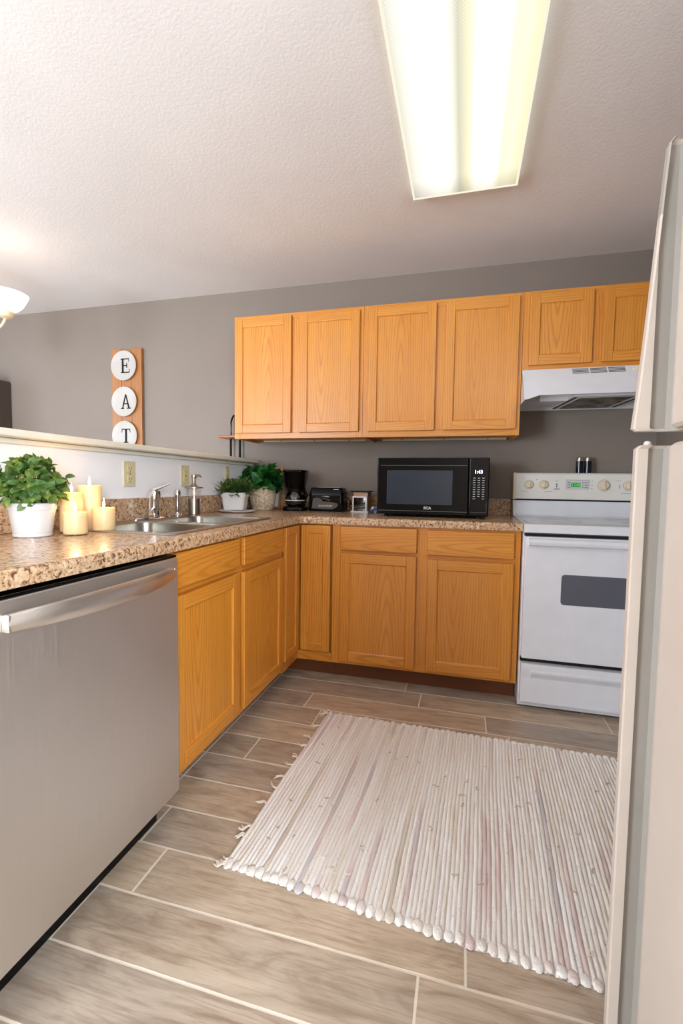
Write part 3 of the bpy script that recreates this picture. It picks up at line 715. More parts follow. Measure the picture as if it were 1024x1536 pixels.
# ------------------------------------------------------------ fridge
def fridge():
    t = empty('refrigerator', 'almond top-freezer refrigerator with full-height side grips at the right edge', 'refrigerator', (1.80, -2.55, 0))
    X, Y = 1.80, -2.55
    def pr(z, tip, top=False): 
        pts = [(1.800, -2.935), (1.800, -2.222), (1.803, -2.207), (1.819, -2.198), (1.822, -2.170), (1.812, -2.160), (max(1.788, tip+.004), -2.161), (max(1.787, tip+.003), -2.171), (tip+.002, -2.172), (tip, -2.168), (tip+.001, -2.153), (1.815, -2.150), (1.862, -2.150), (1.862, -2.935)]
        return [(a-X, b-Y, z) for a, b in pts]
    def slab(z0, z1, tips, name):
        q = MB(); n = len(tips); lo = []
        for k, tp in enumerate(tips):
            z = z0+(z1-z0)*k/(n-1); lo.append(pr(z, tp))
        e = .005
        def inset(l, z): 
            cx = (1.83-X); cy = (-2.54-Y)
            return [(cx+(a-cx)*.9 if False else a+(e if a < .03 else -e), b+(e if b < -.3 else (-e if b > .3 else 0)), z) for a, b, _ in l]
        q.loft([inset(lo[0], z0-.0)]+[[(a, b, z0+e if k == 0 else (z1-e if k == n-1 else c)) for a, b, c in l] for k, l in enumerate(lo)]+[inset(lo[-1], z1)])
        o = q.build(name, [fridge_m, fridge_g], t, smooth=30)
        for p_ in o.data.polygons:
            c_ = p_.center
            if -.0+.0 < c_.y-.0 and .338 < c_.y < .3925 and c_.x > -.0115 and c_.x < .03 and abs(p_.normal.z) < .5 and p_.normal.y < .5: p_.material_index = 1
        return o
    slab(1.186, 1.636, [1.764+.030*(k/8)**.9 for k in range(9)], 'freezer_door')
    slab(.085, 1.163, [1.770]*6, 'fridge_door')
    MB().box(.066, .70, -.385, .40-.0, .03, 1.628, bev=.006).build('cabinet_body', fridge_m, t)
    q = MB(); q.box(.0622, .0658, -.375, .385, 1.192, 1.62); q.box(.0622, .0658, -.375, .385, .095, 1.155); q.box(.05, .0658, -.38, .39, 1.164, 1.185, bev=.002); q.build('door_gasket', gasket, t)
    q = MB(); q.box(.03, .0655, -.38, .39, .012, .08, bev=.004)
    for fx in (.12, .64):
        for fy in (-.33, .34): MB().lathe([(.02, 0), (.02, .031)], 14, (fx, fy, 0)).build('foot', black_mt, t)
    q.build('base_grille', black_mt, t)
    q = MB(); q.lathe([(.005, 0), (.006, .003), (.004, .007), (.001, .008)], 14, (-.012, .388, 1.163)); q.build('hinge_pin', white_cer, t)
fridge()

# ------------------------------------------------------------ microwave
def microwave():
    x0, x1, yf = 1.022, 1.632, -.44
    t = empty('microwave', 'black countertop microwave with mirrored door and keypad on the right', 'microwave', (x0, yf, .914)); w = x1-x0; h = .332
    q = MB(); q.box(.004, w-.004, .02, .38, .016, h, bev=.005)
    for a in (.05, w-.05):
        for b in (.05, .34): q.lathe([(.014, .0006), (.014, .017)], 12, (a, b, 0))
    q.build('casing', black_mt, t)
    q = MB(); px = .503
    q.box(0, px, -.0, .0195, .014, h, bev=.006, seg=3); d = q.build('door', black_pl, t)
    q = MB(); q.box(.058, .418, -.0012, .004, .072, .262, bev=.0008); q.build('door_window', plain('window_painted_reflection', srgb(38, 50, 64), .05), d)  # bluish room reflection is put into the window's base colour
    MB().box(.004, px-.004, -.0016, .001, .035, .0365).build('door_seam', grey_pr, d); MB().box(.02, px-.01, -.0014, .001, .288, .2892).build('door_seam', grey_pr, d)
    text_mb('RCA', .021, .0006, bold=.0006).build('brand_lettering', silver_pr, d, (.285, -.0014, .053))
    q = MB(); q.box(px+.0015, w, -.0, .0195, .014, h, bev=.006, seg=3); c = q.build('control_panel', black_pl, t)
    text_mb('1:43', .026, .0004, bold=.0006).build('clock_digits', white_led, c, (.553, -.0012, .2545))
    for r_ in range(10):
        for k in range(3):
            if r_ == 9 and k == 1: continue
            z = .222-r_*.0124; x = .532+k*.0235
            MB().box(x-.006, x+.006, -.0012, .001, z-.0014, z+.0014, bev=.0004).build('key', silver_pr, c)
    q = MB(); q.box(px+.012, w-.012, -.0012, .001, .035, .0362); q.box(w-.013, w-.012, -.0012, .001, .0362, .09); q.build('door_release', grey_pr, c)
microwave()

# ------------------------------------------------------------ toaster, coffee maker, warmer
def toaster():
    t = empty('toaster', 'black two-slice toaster on the back counter between coffee maker and warmer', 'toaster', (.64, -.115, .914)); 
    def L_(hx, hy, z, r=.02): return [(a, b, z) for a, b, _ in rrect(-hx, hx, -hy, hy, r, 0)]
    q = MB(); q.loft([L_(.116, .072, .006), L_(.117, .074, .012), L_(.114, .070, .10), L_(.108, .064, .148), L_(.100, .055, .156)]); q.build('toaster_body', black_pl, t, smooth=50)
    q = MB(); q.box(-.114, .114, -.07, .07, .0006, .007, bev=.002); q.build('toaster_base', black_mt, t)
    for y in (-.025, .02): MB().box(-.075, .07, y-.008, y+.008, .1545, .1575, bev=.001).build('bread_slot', nickel, t)
    # grey badge area with lettering
    pts = [(-.092, .02), (.045, .016), (.075, .03), (.085, .045), (.078, .056), (.05, .062), (-.02, .066), (-.035, .085), (-.06, .09), (-.085, .082)]
    q = MB(); q.loft([[(a, -.0745, b) for a, b in pts], [(a, -.070, b) for a, b in pts]]); b = q.build('side_badge', plain('grey_badge', srgb(84, 82, 80), .4), t, smooth=0)
    text_mb('BLACK+DECKER', .0125, .0003, bold=.0003).build('badge_lettering', silver_pr, b, (0, -.0752, .038))
    MB().box(.1155, .132, -.012, .012, .118, .126, bev=.003).build('toaster_lever', black_mt, t)
    MB().box(-.01+.06, .085, -.0665, -.06, .142, .147, bev=.001).build('shiny_edge', silver_pr, t)
    pts = [(.112, .0, .1), (.135, .0, .085), (.155, .01, .05), (.16, .03, .02), (.15, .06, .012), (.12, .075, .03), (.13, .08, .06)]
    P = []
    for i in range(len(pts)-1):
        for s in range(5):
            a, b_ = Vector(pts[i]), Vector(pts[i+1]); P.append(a.lerp(b_, s/5))
    P.append(Vector(pts[-1]))
    for _ in range(3): P = [P[0]]+[(P[i-1]+P[i]*2+P[i+1])/4 for i in range(1, len(P)-1)]+[P[-1]]
    MB().tube(P, .0035, 8).build('power_cord', black_mt, t)
toaster()
def coffee():
    t = empty('coffee_maker', 'small black drip coffee maker with glass carafe beside the framed print', 'coffee maker', (.418, -.135, .914), R(8))
    def L_(hx, hy, z, r, dy=0): return [(a, b+dy, z) for a, b, _ in rrect(-hx, hx, -hy, hy, r, 0)]
    q = MB(); q.loft([L_(.078, .085, .0006, .04), L_(.082, .088, .006, .045), L_(.080, .086, .022, .045), L_(.07, .078, .03, .04)]); q.build('warming_base', black_pl, t, smooth=50)
    q = MB(); q.loft([L_(.05, .02, .028, .015, .068), L_(.05, .02, .16, .015, .068), L_(.056, .024, .175, .02, .062)]); q.build('rear_column', black_pl, t, smooth=50)
    q = MB(); q.loft([L_(.056, .07, .145, .05), L_(.062, .078, .16, .055), L_(.075, .086, .252, .05), L_(.082, .090, .256, .05), L_(.082, .090, .264, .05), L_(.078, .086, .268, .05)]); q.build('brew_basket', black_pl, t, smooth=50)
    q = MB(); q.lathe([(.05, .031), (.062, .04), (.071, .065), (.068, .09), (.055, .115), (.046, .128)], 32, (0, -.015, 0), cap1=False); q.build('carafe', smoke_glass, t)
    q = MB(); q.lathe([(.047, .126), (.05, .131), (.05, .143), (.02, .1445)], 28, (0, -.015, 0)); q.build('carafe_lid', black_mt, t)
    q = MB(); q.lathe([(.0715, .066), (.0725, .069), (.0715, .072)], 32, (0, -.015, 0), cap0=False, cap1=False); q.build('carafe_band', silver_pr, t)
    q = MB(); q.tube([(.045, -.04, .132), (.078, -.07, .13), (.09, -.082, .10), (.08, -.075, .06), (.066, -.05, .055)], [.007, .008, .009, .008, .006], 10); q.build('carafe_handle', black_mt, t)
coffee()
def warmer():
    t = empty('wax_warmer', 'small wooden fireplace-shaped warmer with black top beside the microwave', 'wax warmer', (.868, -.145, .914), R(-4))
    q = MB(); q.box(-.045, .05, -.028, .05, .01, .13, bev=.002); q.build('wooden_box', sign_wood, t)
    MB().box(-.062, .064, -.042, .058, .1305, .139, bev=.003).build('top_plate', black_mt, t)
    MB().box(-.058, .058, -.048, .055, .0006, .0095, bev=.002).build('white_hearth', white_cer, t)
    q = MB()
    for a in ((-.05, -.041, .01, .104), (.036, .045, .01, .104), (-.041, .036, .095, .104)): q.box(a[0], a[1], -.036, -.0285, a[2], a[3], bev=.001)
    q.build('white_surround', white_cer, t)
    MB().box(-.0405, .0355, -.0335, -.0285, .0105, .0945).build('firebox_glass', dkglass, t)
warmer()
def cloth():
    b = bmesh.new(); bmesh.ops.create_icosphere(b, subdivisions=3, radius=1)
    rnd = random.Random(3)
    for v in b.verts:
        n = .75+.4*math.sin(v.co.x*7+v.co.y*5)*math.sin(v.co.z*6+2*v.co.x); v.co = Vector((v.co.x*.026*n, v.co.y*.018*n, .022+v.co.z*.021*n))
    zmin = min(v.co.z for v in b.verts)
    for v in b.verts: v.co.z -= zmin-.0005
    m, nt, bb = NT('blue_white_print_cloth'); vv = coords(nt)
    L(nt, ramp(nt, noise(nt, vv, 60, 2), [(.42, srgb(40, 62, 120)), (.5, srgb(120, 145, 200)), (.56, srgb(225, 228, 238))]), bb.inputs['Base Color'])
    o = MB().bm(b).build('crumpled_cloth', m, None, (.958, -.19, .914)); tag(o, 'tiny crumpled blue and white cloth on the counter against the microwave', 'cloth')
cloth()

# ------------------------------------------------------------ plants
def leaf(q, base, d, n, L_, W_, curl=.25, m=0, seg=4, tipw=.15):
    d = d.normalized(); s = d.cross(n)
    if s.length < .05: s = d.cross(Vector((1, 0, 0)))
    s.normalize(); n = s.cross(d).normalized(); vs = []; fs = []
    for k in range(seg+1):
        u = k/seg; w = W_*.5*math.sin(pi*min(.97, u*.9+.08))**.7; c = base+d*(L_*u)-n*(curl*L_*u*u)
        if k == seg: w *= tipw
        vs += [c-s*w+n*w*.25, c, c+s*w+n*w*.25]
    for k in range(seg): o = k*3; fs += [[o, o+1, o+4, o+3], [o+1, o+2, o+5, o+4]]
    q.add(vs, fs, m)
def rdir(rnd, zmin=-.3):
    while True:
        v = Vector((rnd.uniform(-1, 1), rnd.uniform(-1, 1), rnd.uniform(zmin, 1)))
        if .2 < v.length < 1: return v.normalized()
def clamp_(v_, parent, box_):
    if not box_: return v_
    w = Matrix.Rotation(parent.rotation_euler.z, 4, 'Z') @ Vector(v_)+parent.location
    w = Vector([min(max(w[i], box_[i][0]), box_[i][1]) for i in range(3)])-parent.location
    return tuple(Matrix.Rotation(-parent.rotation_euler.z, 4, 'Z') @ w)
def bush_plant(parent, c0, rx, rz, n, ll, lw, mat, seed, zmin=-.25, base=(0, 0, 0), curl=.25, seg=4, droop=0, shell=.55, lo=None, xs=1, mask=None, box_=None):
    rnd = random.Random(seed); q = MB(); st = MB()
    for k in range(n):
        d = rdir(rnd, zmin); rr = rnd.uniform(shell, 1.02)
        p = Vector(c0)+Vector((d.x*rx*xs*rr, d.y*rx*rr, d.z*rz*rr))
        if lo is not None and p.z < lo: p.z = lo+rnd.random()*.01
        if mask and not mask(p): continue
        if k % 6 == 0:
            b = Vector(base)+Vector((rnd.uniform(-.3, .3)*rx, rnd.uniform(-.3, .3)*rx, 0)); mid = (b+p)/2+Vector((0, 0, .015)); st.tube([b, mid, p], [.0016, .0013, .0008], 5)
        for j in range(rnd.choice((2, 3, 3))):
            dd = (d*.8+rdir(rnd, -.6)*.9+Vector((0, 0, -droop))).normalized(); s = rnd.uniform(.7, 1.15)
            leaf(q, p, dd, (d+Vector((0, 0, .8))).normalized(), ll*s, lw*s, curl, 0, seg)
    q.v = [clamp_(v_, parent, box_) for v_ in q.v]; q.build('foliage', mat, parent, recalc=False, smooth=60); st.build('stems', stem_m, parent)
def planter():
    x, y = .172, -1.862; t = empty('potted_plant', 'large bushy green plant in a round white pot left of the candles', 'potted plant', (x, y, .914))
    q = MB(); q.lathe([(.052, .0006), (.055, .003), (.055, .012), (.053, .013), (.0545, .0145), (.064, .083), (.0635, .085), (.0665, .086), (.0685, .104), (.0665, .107), (.062, .107), (.060, .092), (.002, .09)], 48, cap1=False)
    q.build('pot', white_cer, t, smooth=30)
    MB().lathe([(.0595, .0925), (.0595, .0945), (.01, .097)], 24).build('soil', soil_m, t)
    bush_plant(t, (-.004, 0, .166), .100, .082, 250, .031, .021, leaf1, 11, -.55, (0, 0, .09), lo=.102, shell=.5, mask=lambda p: p.x+x > .055, box_=((.045, .3), (-2.1, -1.775), (.985, 2)))
planter()
def white_pot():
    t = empty('potted_plant', 'small leafy plant in a square-shouldered white pot standing on the white dish', 'potted plant', (.165, -.505, .9305), R(12))
    def L_(h, z, r): return [(a, b, z) for a, b, _ in rrect(-h, h, -h*.75, h*.75, r, 0)]
    q = MB(); q.loft([L_(.058, .0, .015), L_(.061, .004, .016), L_(.066, .035, .016), L_(.070, .074, .016), L_(.076, .08, .018), L_(.078, .1, .018), L_(.075, .104, .018), L_(.070, .104, .016), L_(.066, .09, .014)]); q.build('pot', white_cer, t, smooth=40)
    MB().box(-.062, .062, -.047, .047, .0905, .094).build('soil', soil_m, t)
    rnd = random.Random(5); q = MB()
    for k in range(230):
        a = rnd.uniform(0, 2*pi); el = rnd.uniform(.15, 1.35); d = Vector((cos(a)*cos(el), sin(a)*cos(el), sin(el))); b = Vector((rnd.uniform(-.05, .05), rnd.uniform(-.035, .035), .094))
        s = rnd.uniform(.05, .135)
        if (b+d*s).x < -.108: continue
        pts = b+d*s*.35
        leaf(q, b, d, Vector((0, 0, 1)), s, .011, .35, 0, 5)
        for j in range(3):
            u = rnd.uniform(.4, 1); pp = b+d*s*u-Vector((0, 0, .3*s*u*u)); leaf(q, pp, (d+rdir(rnd, -.5)).normalized(), Vector((0, 0, 1)), .026, .013, .3)
    q.v = [clamp_(v_, t, ((.045, .30), (-.9, -.33), (.985, 2))) for v_ in q.v]; q.build('foliage', leaf2, t, recalc=False, smooth=60)
white_pot()
def dish():
    q = MB(); n = 48; lo = []
    def ring(r, z):
        out = []
        for k in range(n):
            a = 2*pi*k/n; rr = r*(1+.10*cos(2*a)+.06*sin(3*a+.6)+.04*cos(5*a)); out.append((.105*rr*cos(a), .088*rr*sin(a), z+(.006*sin(3*a+1) if r > .7 else 0)*(r-.6)))
        return out
    q.loft([ring(.05, .001), ring(.7, .001), ring(.92, .006), ring(1.0, .013), ring(.99, .0155), ring(.93, .012), ring(.74, .0095), ring(.05, .009)])
    o = q.build('serving_dish', white_cer, None, (.172, -.508, .9145), smooth=60); tag(o, 'white leaf-shaped dish under the small potted plant beside the sink', 'dish')
dish()
def stone_pot():
    x, y = .212, -.212; t = empty('potted_plant', 'dark green broad-leaved plant in a rough beige stone pot in the corner', 'potted plant', (x, y, .914))
    q = MB(); q.lathe([(.066, .0006), (.07, .005), (.082, .06), (.086, .10), (.083, .14), (.087, .152), (.084, .156), (.078, .154), (.076, .135), (.002, .133)], 44, cap1=False); q.build('pot', basket_m, t, smooth=50)
    MB().lathe([(.0755, .136), (.0755, .138), (.01, .141)], 24).build('soil', soil_m, t)
    bush_plant(t, (-.005, 0, .182), .118, .088, 95, .075, .048, leaf3, 23, -.15, (0, 0, .135), curl=.4, seg=5, shell=.35, lo=.16, mask=lambda p: p.x > -.12, box_=((.09, .318), (-.5, -.10), (1.0, 2)))
stone_pot()
def photo_frame():
    t = empty('picture_frame', 'wooden picture frame leaning on the wall behind the stone pot', 'picture frame', (.185, -.066, .9165), 0); t.rotation_euler = (R(-9), 0, R(-3))
    q = MB(); w, h, b = .095, .29, .016
    for a in ((-w, -w+b, 0, h), (w-b, w, 0, h)): q.box(a[0], a[1], -.008, .008, a[2], a[3], bev=.002)
    for a in ((-w+b, w-b, 0, b), (-w+b, w-b, h-b, h)): q.box(a[0], a[1], -.008, .008, a[2], a[3], bev=.002)
    q.build('frame', frame_wood, t); MB().box(-w+b, w-b, -.002, .004, b, h-b).build('print', photo_m, t)
photo_frame()

# ------------------------------------------------------------ candles
def candle(x, y, r, h, label):
    t = empty('candle', label, 'candle', (x, y, .9146), 0, None)
    q = MB(); n = 36
    prof = [(r*.96, .004), (r, .007), (r, h-.004), (r*.97, h-.0005), (r*.9, h), (r*.82, h-.006), (r*.5, h-.010), (.003, h-.011)]
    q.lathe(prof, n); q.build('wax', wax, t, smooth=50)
    MB().lathe([(r*1.02, 0), (r*1.03, .002), (r*1.02, .0037), (r*.9, .0038)], n).build('glass_coaster', clear_glass, t)
    MB().tube([(0, 0, h-.011), (.001, 0, h+.004), (.003, .001, h+.010)], .0011, 6).build('wick', black_mt, t)
    MB().lathe([(.001, h+.001), (.0042, h+.006), (.0048, h+.011), (.003, h+.020), (.0012, h+.028), (.0003, h+.034)], 12, (.001, 0, 0)).build('flame', flame_m, t)
    l = light('candle_glow', 'POINT', (0, 0, h+.02), .13, (1, .58, .24), shadow_soft_size=.012); l.parent = t
candle(.262, -1.785, .0365, .076, 'shortest lit pillar candle, in front of the other three')
candle(.19, -1.728, .0365, .138, 'tall lit pillar candle beside the plant pot, behind the shortest one')
candle(.155, -1.612, .0405, .162, 'tallest lit pillar candle, at the back of the group')
candle(.252, -1.650, .0385, .084, 'short wide lit pillar candle nearest the sink')

# ------------------------------------------------------------ outlets
def outlet(y, label, kind, w=.07, zc=1.127):
    t = empty('wall_outlet', label, 'outlet', (.0202, y, zc))
    q = MB(); q.box(0, .006, -w/2, w/2, -.0575, .0575, bev=.0025); q.build('cover_plate', outlet_m, t)
    if kind == 'duplex':
        for s in (.024, -.024):
            q = MB(); q.box(.0055, .0085, -.016, .016, s-.0175, s+.0175, bev=.0025); f = q.build('socket', outlet_m, t)
            q = MB(); q.box(.008, .0089, -.0085, -.0062, s-.003, s+.008); q.box(.008, .0089, .0062, .0085, s-.003, s+.008); q.box(.008, .0089, -.0025, .0025, s-.0125, s-.007); q.build('slots', slot_m, f)
        MB().lathe([(.003, .0055), (.003, .0072)], 10, (0, 0, 0), mat=Matrix.Rotation(pi/2, 4, 'Y')).build('screw', slot_m, t)
    else:
        q = MB(); q.box(.0055, .009, -.0165, .0165, -.034, .034, bev=.002); f = q.build('rocker', outlet_m, t)
        q = MB()
        for z in (-.022, .022):
            q.box(.0088, .0094, -.0075, -.0055, z-.004, z+.004); q.box(.0088, .0094, .0055, .0075, z-.004, z+.004)
        q.box(.0088, .0096, -.006, .006, -.004, -.001); q.box(.0088, .0096, -.006, .006, .001, .004); q.build('slots', slot_m, f)
outlet(-1.240, 'ivory duplex wall outlet above the faucet', 'duplex', .076)
outlet(-.808, 'ivory ground-fault wall outlet above the soap bottle', 'gfci', .076)
outlet(-.345, 'ivory switch plate partly hidden behind the corner plants', 'gfci', .05, 1.142)

# ------------------------------------------------------------ EAT sign
def sign():
    cx = -.998; t = empty('wall_sign', 'rustic wooden board with three lettered white plates hung on the grey wall', 'sign', (cx, -.004, 1.2))
    for k, (a, b) in enumerate(((-.134, -.047), (-.045, .043), (.045, .134))):
        MB().box(a, b, -.024, -.001, 0.0, .893-.004*(k % 2), bev=.003).build('board', sign_wood, t)
    for k, (ch, z) in enumerate((('E', 1.965), ('A', 1.697), ('T', 1.44))):
        Mx = Matrix.Rotation(pi/2, 4, 'X')
        q = MB(); q.lathe([(.05, .0), (.07, .002), (.108, .014), (.112, .016), (.110, .019), (.084, .012), (.07, .009), (.003, .008)], 48, (-.012, -.0245, z-1.2), mat=Mx)
        p = q.build('plate', plate_m, t, smooth=50)
        q = MB(); y0, y1 = -.0362, -.0335; s = .0011*100
        def bar(x0, x1, z0, z1): e_ = .0012; q.box(x0-e_, x1+e_, y0, y1, z0-e_, z1+e_)
        def quad(pts): q.prism(pts, 'y', y0, y1)
        zz = z-1.2; X = -.003
        if ch == 'E':
            bar(X-.026, X-.014, zz-.052, zz+.052); bar(X-.036, X-.004, zz+.047, zz+.052); bar(X-.036, X-.004, zz-.052, zz-.047)
            bar(X-.014, X+.032, zz+.0475, zz+.052); bar(X-.014, X+.036, zz-.052, zz-.0475); bar(X-.014, X+.016, zz-.002, zz+.0025)
            quad([(X+.032, zz+.052), (X+.034, zz+.052), (X+.035, zz+.028), (X+.032, zz+.028)]); quad([(X+.034, zz-.052), (X+.038, zz-.052), (X+.041, zz-.026), (X+.038, zz-.026)]); bar(X+.014, X+.017, zz-.016, zz+.017)
        if ch == 'A':
            quad([(X-.001, zz+.054), (X+.006, zz+.054), (X+.037, zz-.05), (X+.024, zz-.05)]); quad([(X-.002, zz+.054), (X+.004, zz+.046), (X-.022, zz-.05), (X-.031, zz-.05)])
            bar(X-.016, X+.022, zz-.019, zz-.0145); bar(X-.040, X-.014, zz-.053, zz-.0485); bar(X+.014, X+.046, zz-.053, zz-.0485)
        if ch == 'T':
            bar(X-.006, X+.007, zz-.05, zz+.05); bar(X-.036, X+.037, zz+.046, zz+.051); bar(X-.018, X+.019, zz-.052, zz-.0475)
            quad([(X-.036, zz+.051), (X-.033, zz+.051), (X-.035, zz+.024), (X-.038, zz+.024)]); quad([(X+.034, zz+.051), (X+.037, zz+.051), (X+.039, zz+.024), (X+.036, zz+.024)])
        q.build('letter', txt_m, p, smooth=0)
sign()
# ------------------------------------------------------------ small bracket shelf by the cabinet
def shelf():
    t = empty('wall_shelf', 'small wooden shelf on black iron straps left of the wall cabinets', 'shelf', (-.04, -.003, 1.41))
    MB().box(-.112, .095, -.155, -.001, -.008, .008, bev=.005).build('shelf_board', frame_wood, t)
    for x in (-.077, -.006):
        q = MB(); Z1 = .165 if x < 0 else .02
        q.tube([(x+.012, -.01, Z1), (x+.004, -.02, Z1-.02), (x, -.03, Z1-.05), (x, -.03, .0085)], .006, 8)
        q.box(x-.006, x+.006, -.04, -.028, -.20, -.0085, bev=.001)
        q.build('iron_strap', iron_m, t)
shelf()
# ------------------------------------------------------------ dark cabinet in the dining area
def hutch():
    t = empty('tall_cupboard', 'dark brown tall cupboard against the grey wall at the left edge', 'cupboard', (-2.50, -.003, 0))
    q = MB(); q.box(-.45, .35, -.30, 0, .0, 1.90, bev=.01); q.build('cupboard_body', curt_m, t)
    for a in ((-.44, -.055), (-.045, .34)):
        d = MB().box(a[0], a[1], -.318, -.301, .06, 1.86, bev=.004).build('cupboard_door', curt_m, t)
hutch()

# ------------------------------------------------------------ chandelier
def chandelier():
    sx, sy, sz = -1.04, -.94, 2.015; K = 1.3
    c = Vector((sx, sy, 0))-Vector((rt.x, rt.y, 0)).normalized()*.29*K
    t = empty('chandelier', 'cream curved-arm dining chandelier with frosted bowl shades lit warm', 'chandelier', (c.x, c.y, sz)); t.scale = (K, K, K); Hs = (H-sz)/K
    a0 = math.atan2(sy-c.y, sx-c.x)
    brass = plain('cream_painted_metal', srgb(226, 206, 170), .35); 
    m, nt, b = NT('frosted_white_shade'); b.inputs['Base Color'].default_value = srgb(250, 244, 236)
    b.inputs['Roughness'].default_value = .5; b.inputs['Emission Color'].default_value = srgb(255, 226, 196); b.inputs['Emission Strength'].default_value = 1.3
    MB().lathe([(.012, -.10), (.03, -.08), (.034, -.05), (.02, -.03), (.012, .0), (.012, .16), (.03, .18), (.012, .21), (.006, .23), (.006, Hs-.03), (.06, Hs-.012), (.062, Hs-.001)], 24).build('center_stem', brass, t)
    for k in range(3):
        a = a0+k*2*pi/3; d = Vector((cos(a), sin(a), 0))
        P = [d*.02+Vector((0, 0, -.04)), d*.08+Vector((0, 0, -.085)), d*.16+Vector((0, 0, -.085)), d*.235+Vector((0, 0, -.065)), d*.275+Vector((0, 0, -.035)), d*.29+Vector((0, 0, -.005))]
        Q = []
        for i in range(len(P)-1):
            for s in range(4): Q.append(P[i].lerp(P[i+1], s/4))
        Q.append(P[-1])
        for _ in range(3): Q = [Q[0]]+[(Q[i-1]+Q[i]*2+Q[i+1])/4 for i in range(1, len(Q)-1)]+[Q[-1]]
        arm = MB().tube(Q, .0055, 8).build('arm', brass, t)
        MB().lathe([(.012, -.008), (.028, 0), (.032, .008), (.030, .022), (.02, .026)], 24, d*.29).build('shade_cup', brass, arm)
        sh = MB().lathe([(.022, .027), (.048, .034), (.064, .05), (.076, .072), (.088, .098), (.0855, .099), (.074, .074), (.06, .053), (.045, .038), (.02, .030)], 36, d*.29, cap0=False, cap1=False).build('lamp_shade', m, arm, smooth=60)
        MB().lathe([(.01, .032), (.014, .045), (.021, .066), (.017, .082), (.004, .09)], 16, d*.29).build('bulb', emis('warm_bulb_%d' % k, (1, .8, .6, 1), 2), arm)
        l = light('chandelier_bulb_light', 'POINT', (0, 0, 0), SHADE_E/3, (1, .66, .5), shadow_soft_size=.03); l.location = d*.29+Vector((0, 0, .115)); l.parent = t
chandelier()

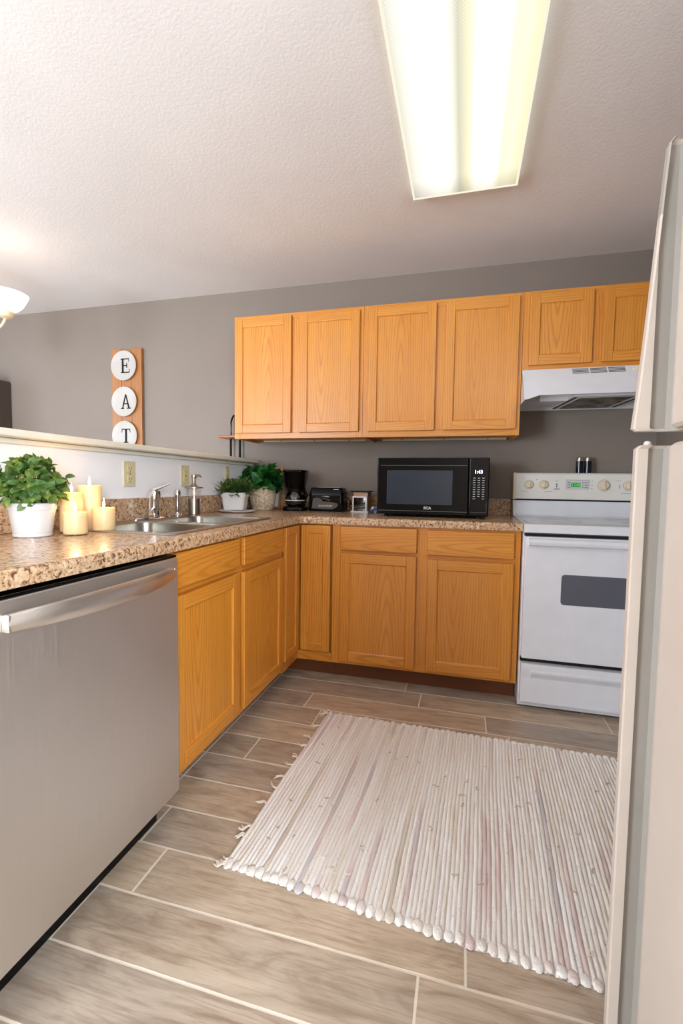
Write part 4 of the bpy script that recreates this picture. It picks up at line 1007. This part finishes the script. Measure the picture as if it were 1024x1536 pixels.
# ------------------------------------------------------------ rug
def rug():
    rnd = random.Random(42)
    FL, NL, NR, FR = Vector((.905, -.972, 0)), Vector((.868, -1.902, 0)), Vector((2.20, -2.0, 0)), Vector((2.25, -1.008, 0))
    NU = 108; NV = 64; A = 6; vs = []; fs = []; cid = []; q = MB(); tones = []
    off = [rnd.uniform(-1, 1) for _ in range(NU+2)]
    for i in range(NU):
        tone = rnd.random(); tones.append(tone); base = len(q.v); e0 = .004*rnd.uniform(-1, 1); e1 = .004*rnd.uniform(-1, 1); ph = rnd.uniform(0, 6); pr = rnd.uniform(.9, 1.12)
        row = []
        for j in range(NV+1):
            v = (j/NV); vv = v+(e0*(v > .5)*(v-.5)*2 if v > .5 else e1*(.5-v)*2)
            wob = .0016*sin(v*9+i*.13)+.0006*sin(v*31+ph)
            uc = (i+.5)/NU
            for a in range(A+1):
                an = pi*a/A; u = uc+(-cos(an))*.55/NU
                p = (FL.lerp(FR, u)).lerp(NL.lerp(NR, u), vv)
                end = min(1, min(v, 1-v)*NV/1.5); endr = math.sqrt(max(0.02, end*(2-end)))
                if j > NV-5: endr *= 1.12
                h = .0066*pr*endr*(1+.12*sin(v*55+ph*3)+.09*rnd.uniform(-1, 1))
                p = p+Vector((wob, 0, .0012+h*sin(an)))
                if endr < .9 and a not in (0, A): p.x += (uc-u)*1.2*(1-endr)
                row.append(p)
        n = A+1; f = [[j*n+a, (j+1)*n+a, (j+1)*n+a+1, j*n+a+1] for j in range(NV) for a in range(A)]
        q.add(row, f); cid += [tone]*len(f)
    for i in range(0, NU, 2):       # the cords turn back in rounded loops at both ends
        for v_, s_ in ((1.0, 1.0), (0.0, .75)):
            p = FL.lerp(FR, (i+1)/NU).lerp(NL.lerp(NR, (i+1)/NU), v_)+Vector((rnd.uniform(-.002, .002), rnd.uniform(-.004, .004)+(.010 if v_ > .5 else -.009), 0)); n_ = 10; rz_ = .0050*s_*rnd.uniform(.85, 1.2); rx_ = .0126*rnd.uniform(.85, 1.1); ry_ = .019*s_*rnd.uniform(.8, 1.2)
            vs_ = []; 
            for a_ in range(1, 6):
                t_ = -pi/2+pi*a_/6
                for k in range(n_): vs_.append((p.x+rx_*cos(t_)*cos(2*pi*k/n_), p.y+ry_*cos(t_)*sin(2*pi*k/n_), .0012+rz_+rz_*sin(t_)))
            fs_ = [[a_*n_+k, a_*n_+(k+1) % n_, (a_+1)*n_+(k+1) % n_, (a_+1)*n_+k] for a_ in range(4) for k in range(n_)]+[list(range(n_))[::-1], [40+k for k in range(n_)]]
            q.add(vs_, fs_); cid += [tones[i]]*len(fs_)
    m, nt, b = NT('cream_rag_weave')
    at = N(nt, 'ShaderNodeAttribute', attribute_name='tone'); v = coords(nt)
    mu = N(nt, 'ShaderNodeVectorMath', operation='MULTIPLY'); mu.inputs[1].default_value = (1, 1.6, 1); L(nt, v, mu.inputs[0])
    cx = N(nt, 'ShaderNodeCombineXYZ'); L(nt, at.outputs['Fac'], cx.inputs[0]); sc = N(nt, 'ShaderNodeVectorMath', operation='SCALE'); L(nt, cx.outputs[0], sc.inputs[0]); sc.inputs['Scale'].default_value = 90
    sy = N(nt, 'ShaderNodeVectorMath', operation='MULTIPLY'); L(nt, v, sy.inputs[0]); sy.inputs[1].default_value = (0, .55, 0)
    ad = N(nt, 'ShaderNodeVectorMath', operation='ADD'); L(nt, sc.outputs[0], ad.inputs[0]); L(nt, sy.outputs[0], ad.inputs[1])
    n1 = noise(nt, ad.outputs[0], 1.4, 3)
    c = ramp(nt, n1, [(.28, srgb(190, 176, 156)), (.36, srgb(236, 228, 214)), (.44, srgb(248, 247, 244)), (.53, srgb(240, 234, 224)), (.59, srgb(234, 228, 222)), (.63, srgb(222, 200, 195)), (.68, srgb(202, 197, 200)), (.74, srgb(236, 230, 222))])
    c = mix(nt, ramp(nt, noise(nt, v, 120, 3), [(.28, (.5, .5, .5, 1)), (.38, (0, 0, 0, 1))]), c, srgb(176, 160, 144))
    L(nt, c, b.inputs['Base Color']); b.inputs['Roughness'].default_value = .95; b.inputs['Sheen Weight'].default_value = .2
    bump(nt, b, noise(nt, v, 210, 4, .65), .8, .004)
    t = empty('rag_rug', 'cream woven rag rug with faint pink and grey stripes on the floor', 'rug', (1.5, -1.45, 0))
    o = q.build('woven_body', m, t, (-1.5, 1.45, 0), recalc=False, smooth=80)
    a = o.data.attributes.new('tone', 'FLOAT', 'FACE'); a.data.foreach_set('value', cid)
    # warp fringe knots along the left edge and a few loose wisps
    tanyarn = plain('tan_loose_yarn', srgb(186, 168, 146), .95); yarn = plain('cream_fringe_yarn', srgb(228, 218, 204), .95); off_ = (-1.5, 1.45, 0)
    def wisp(q, p, d, L_, r):
        d = d.normalized(); s = Vector((-d.y, d.x, 0)); pts = []
        for k in range(6): u = k/5; pts.append(p+d*L_*u+s*(L_*.25*sin(u*4+p.y*40))+Vector((0, 0, .002*(1-u)+.003*abs(sin(u*5)))))
        q.tube(pts, [r, r*.9, r*.8, r, r*.8, r*.4], 6)
    for v in (.0, .03, .15, .26, .33, .42, .47, .56, .62, .72, .84, .88, .98, 1.0):
        p = FL.lerp(NL, v)+Vector((.004, 0, .006)); q = MB()
        for k in range(3): wisp(q, p+Vector((0, rnd.uniform(-.004, .004), 0)), Vector((-1, rnd.uniform(-.5, .5), 0)), rnd.uniform(.018, .042), .0028)
        q.build('tassel', yarn, t, off_)
    for k in range(90):
        u, v = rnd.uniform(.05, .98), rnd.uniform(.04, .96); p = FL.lerp(FR, u).lerp(NL.lerp(NR, u), v)+Vector((0, 0, .0085)); q = MB(); wisp(q, p, Vector((rnd.uniform(-1, 1), rnd.uniform(-1, 1), 0)), rnd.uniform(.008, .024), .0016); q.build('loose_thread', yarn if k % 2 else tanyarn, t, off_)
rug()
# thin caulk line and loose tile edge along the left run
struct('trim_3', MB().box(.517, .523, -1.79, -.56, .0002, .0014), plain('pale_caulk', srgb(214, 205, 196), .7))
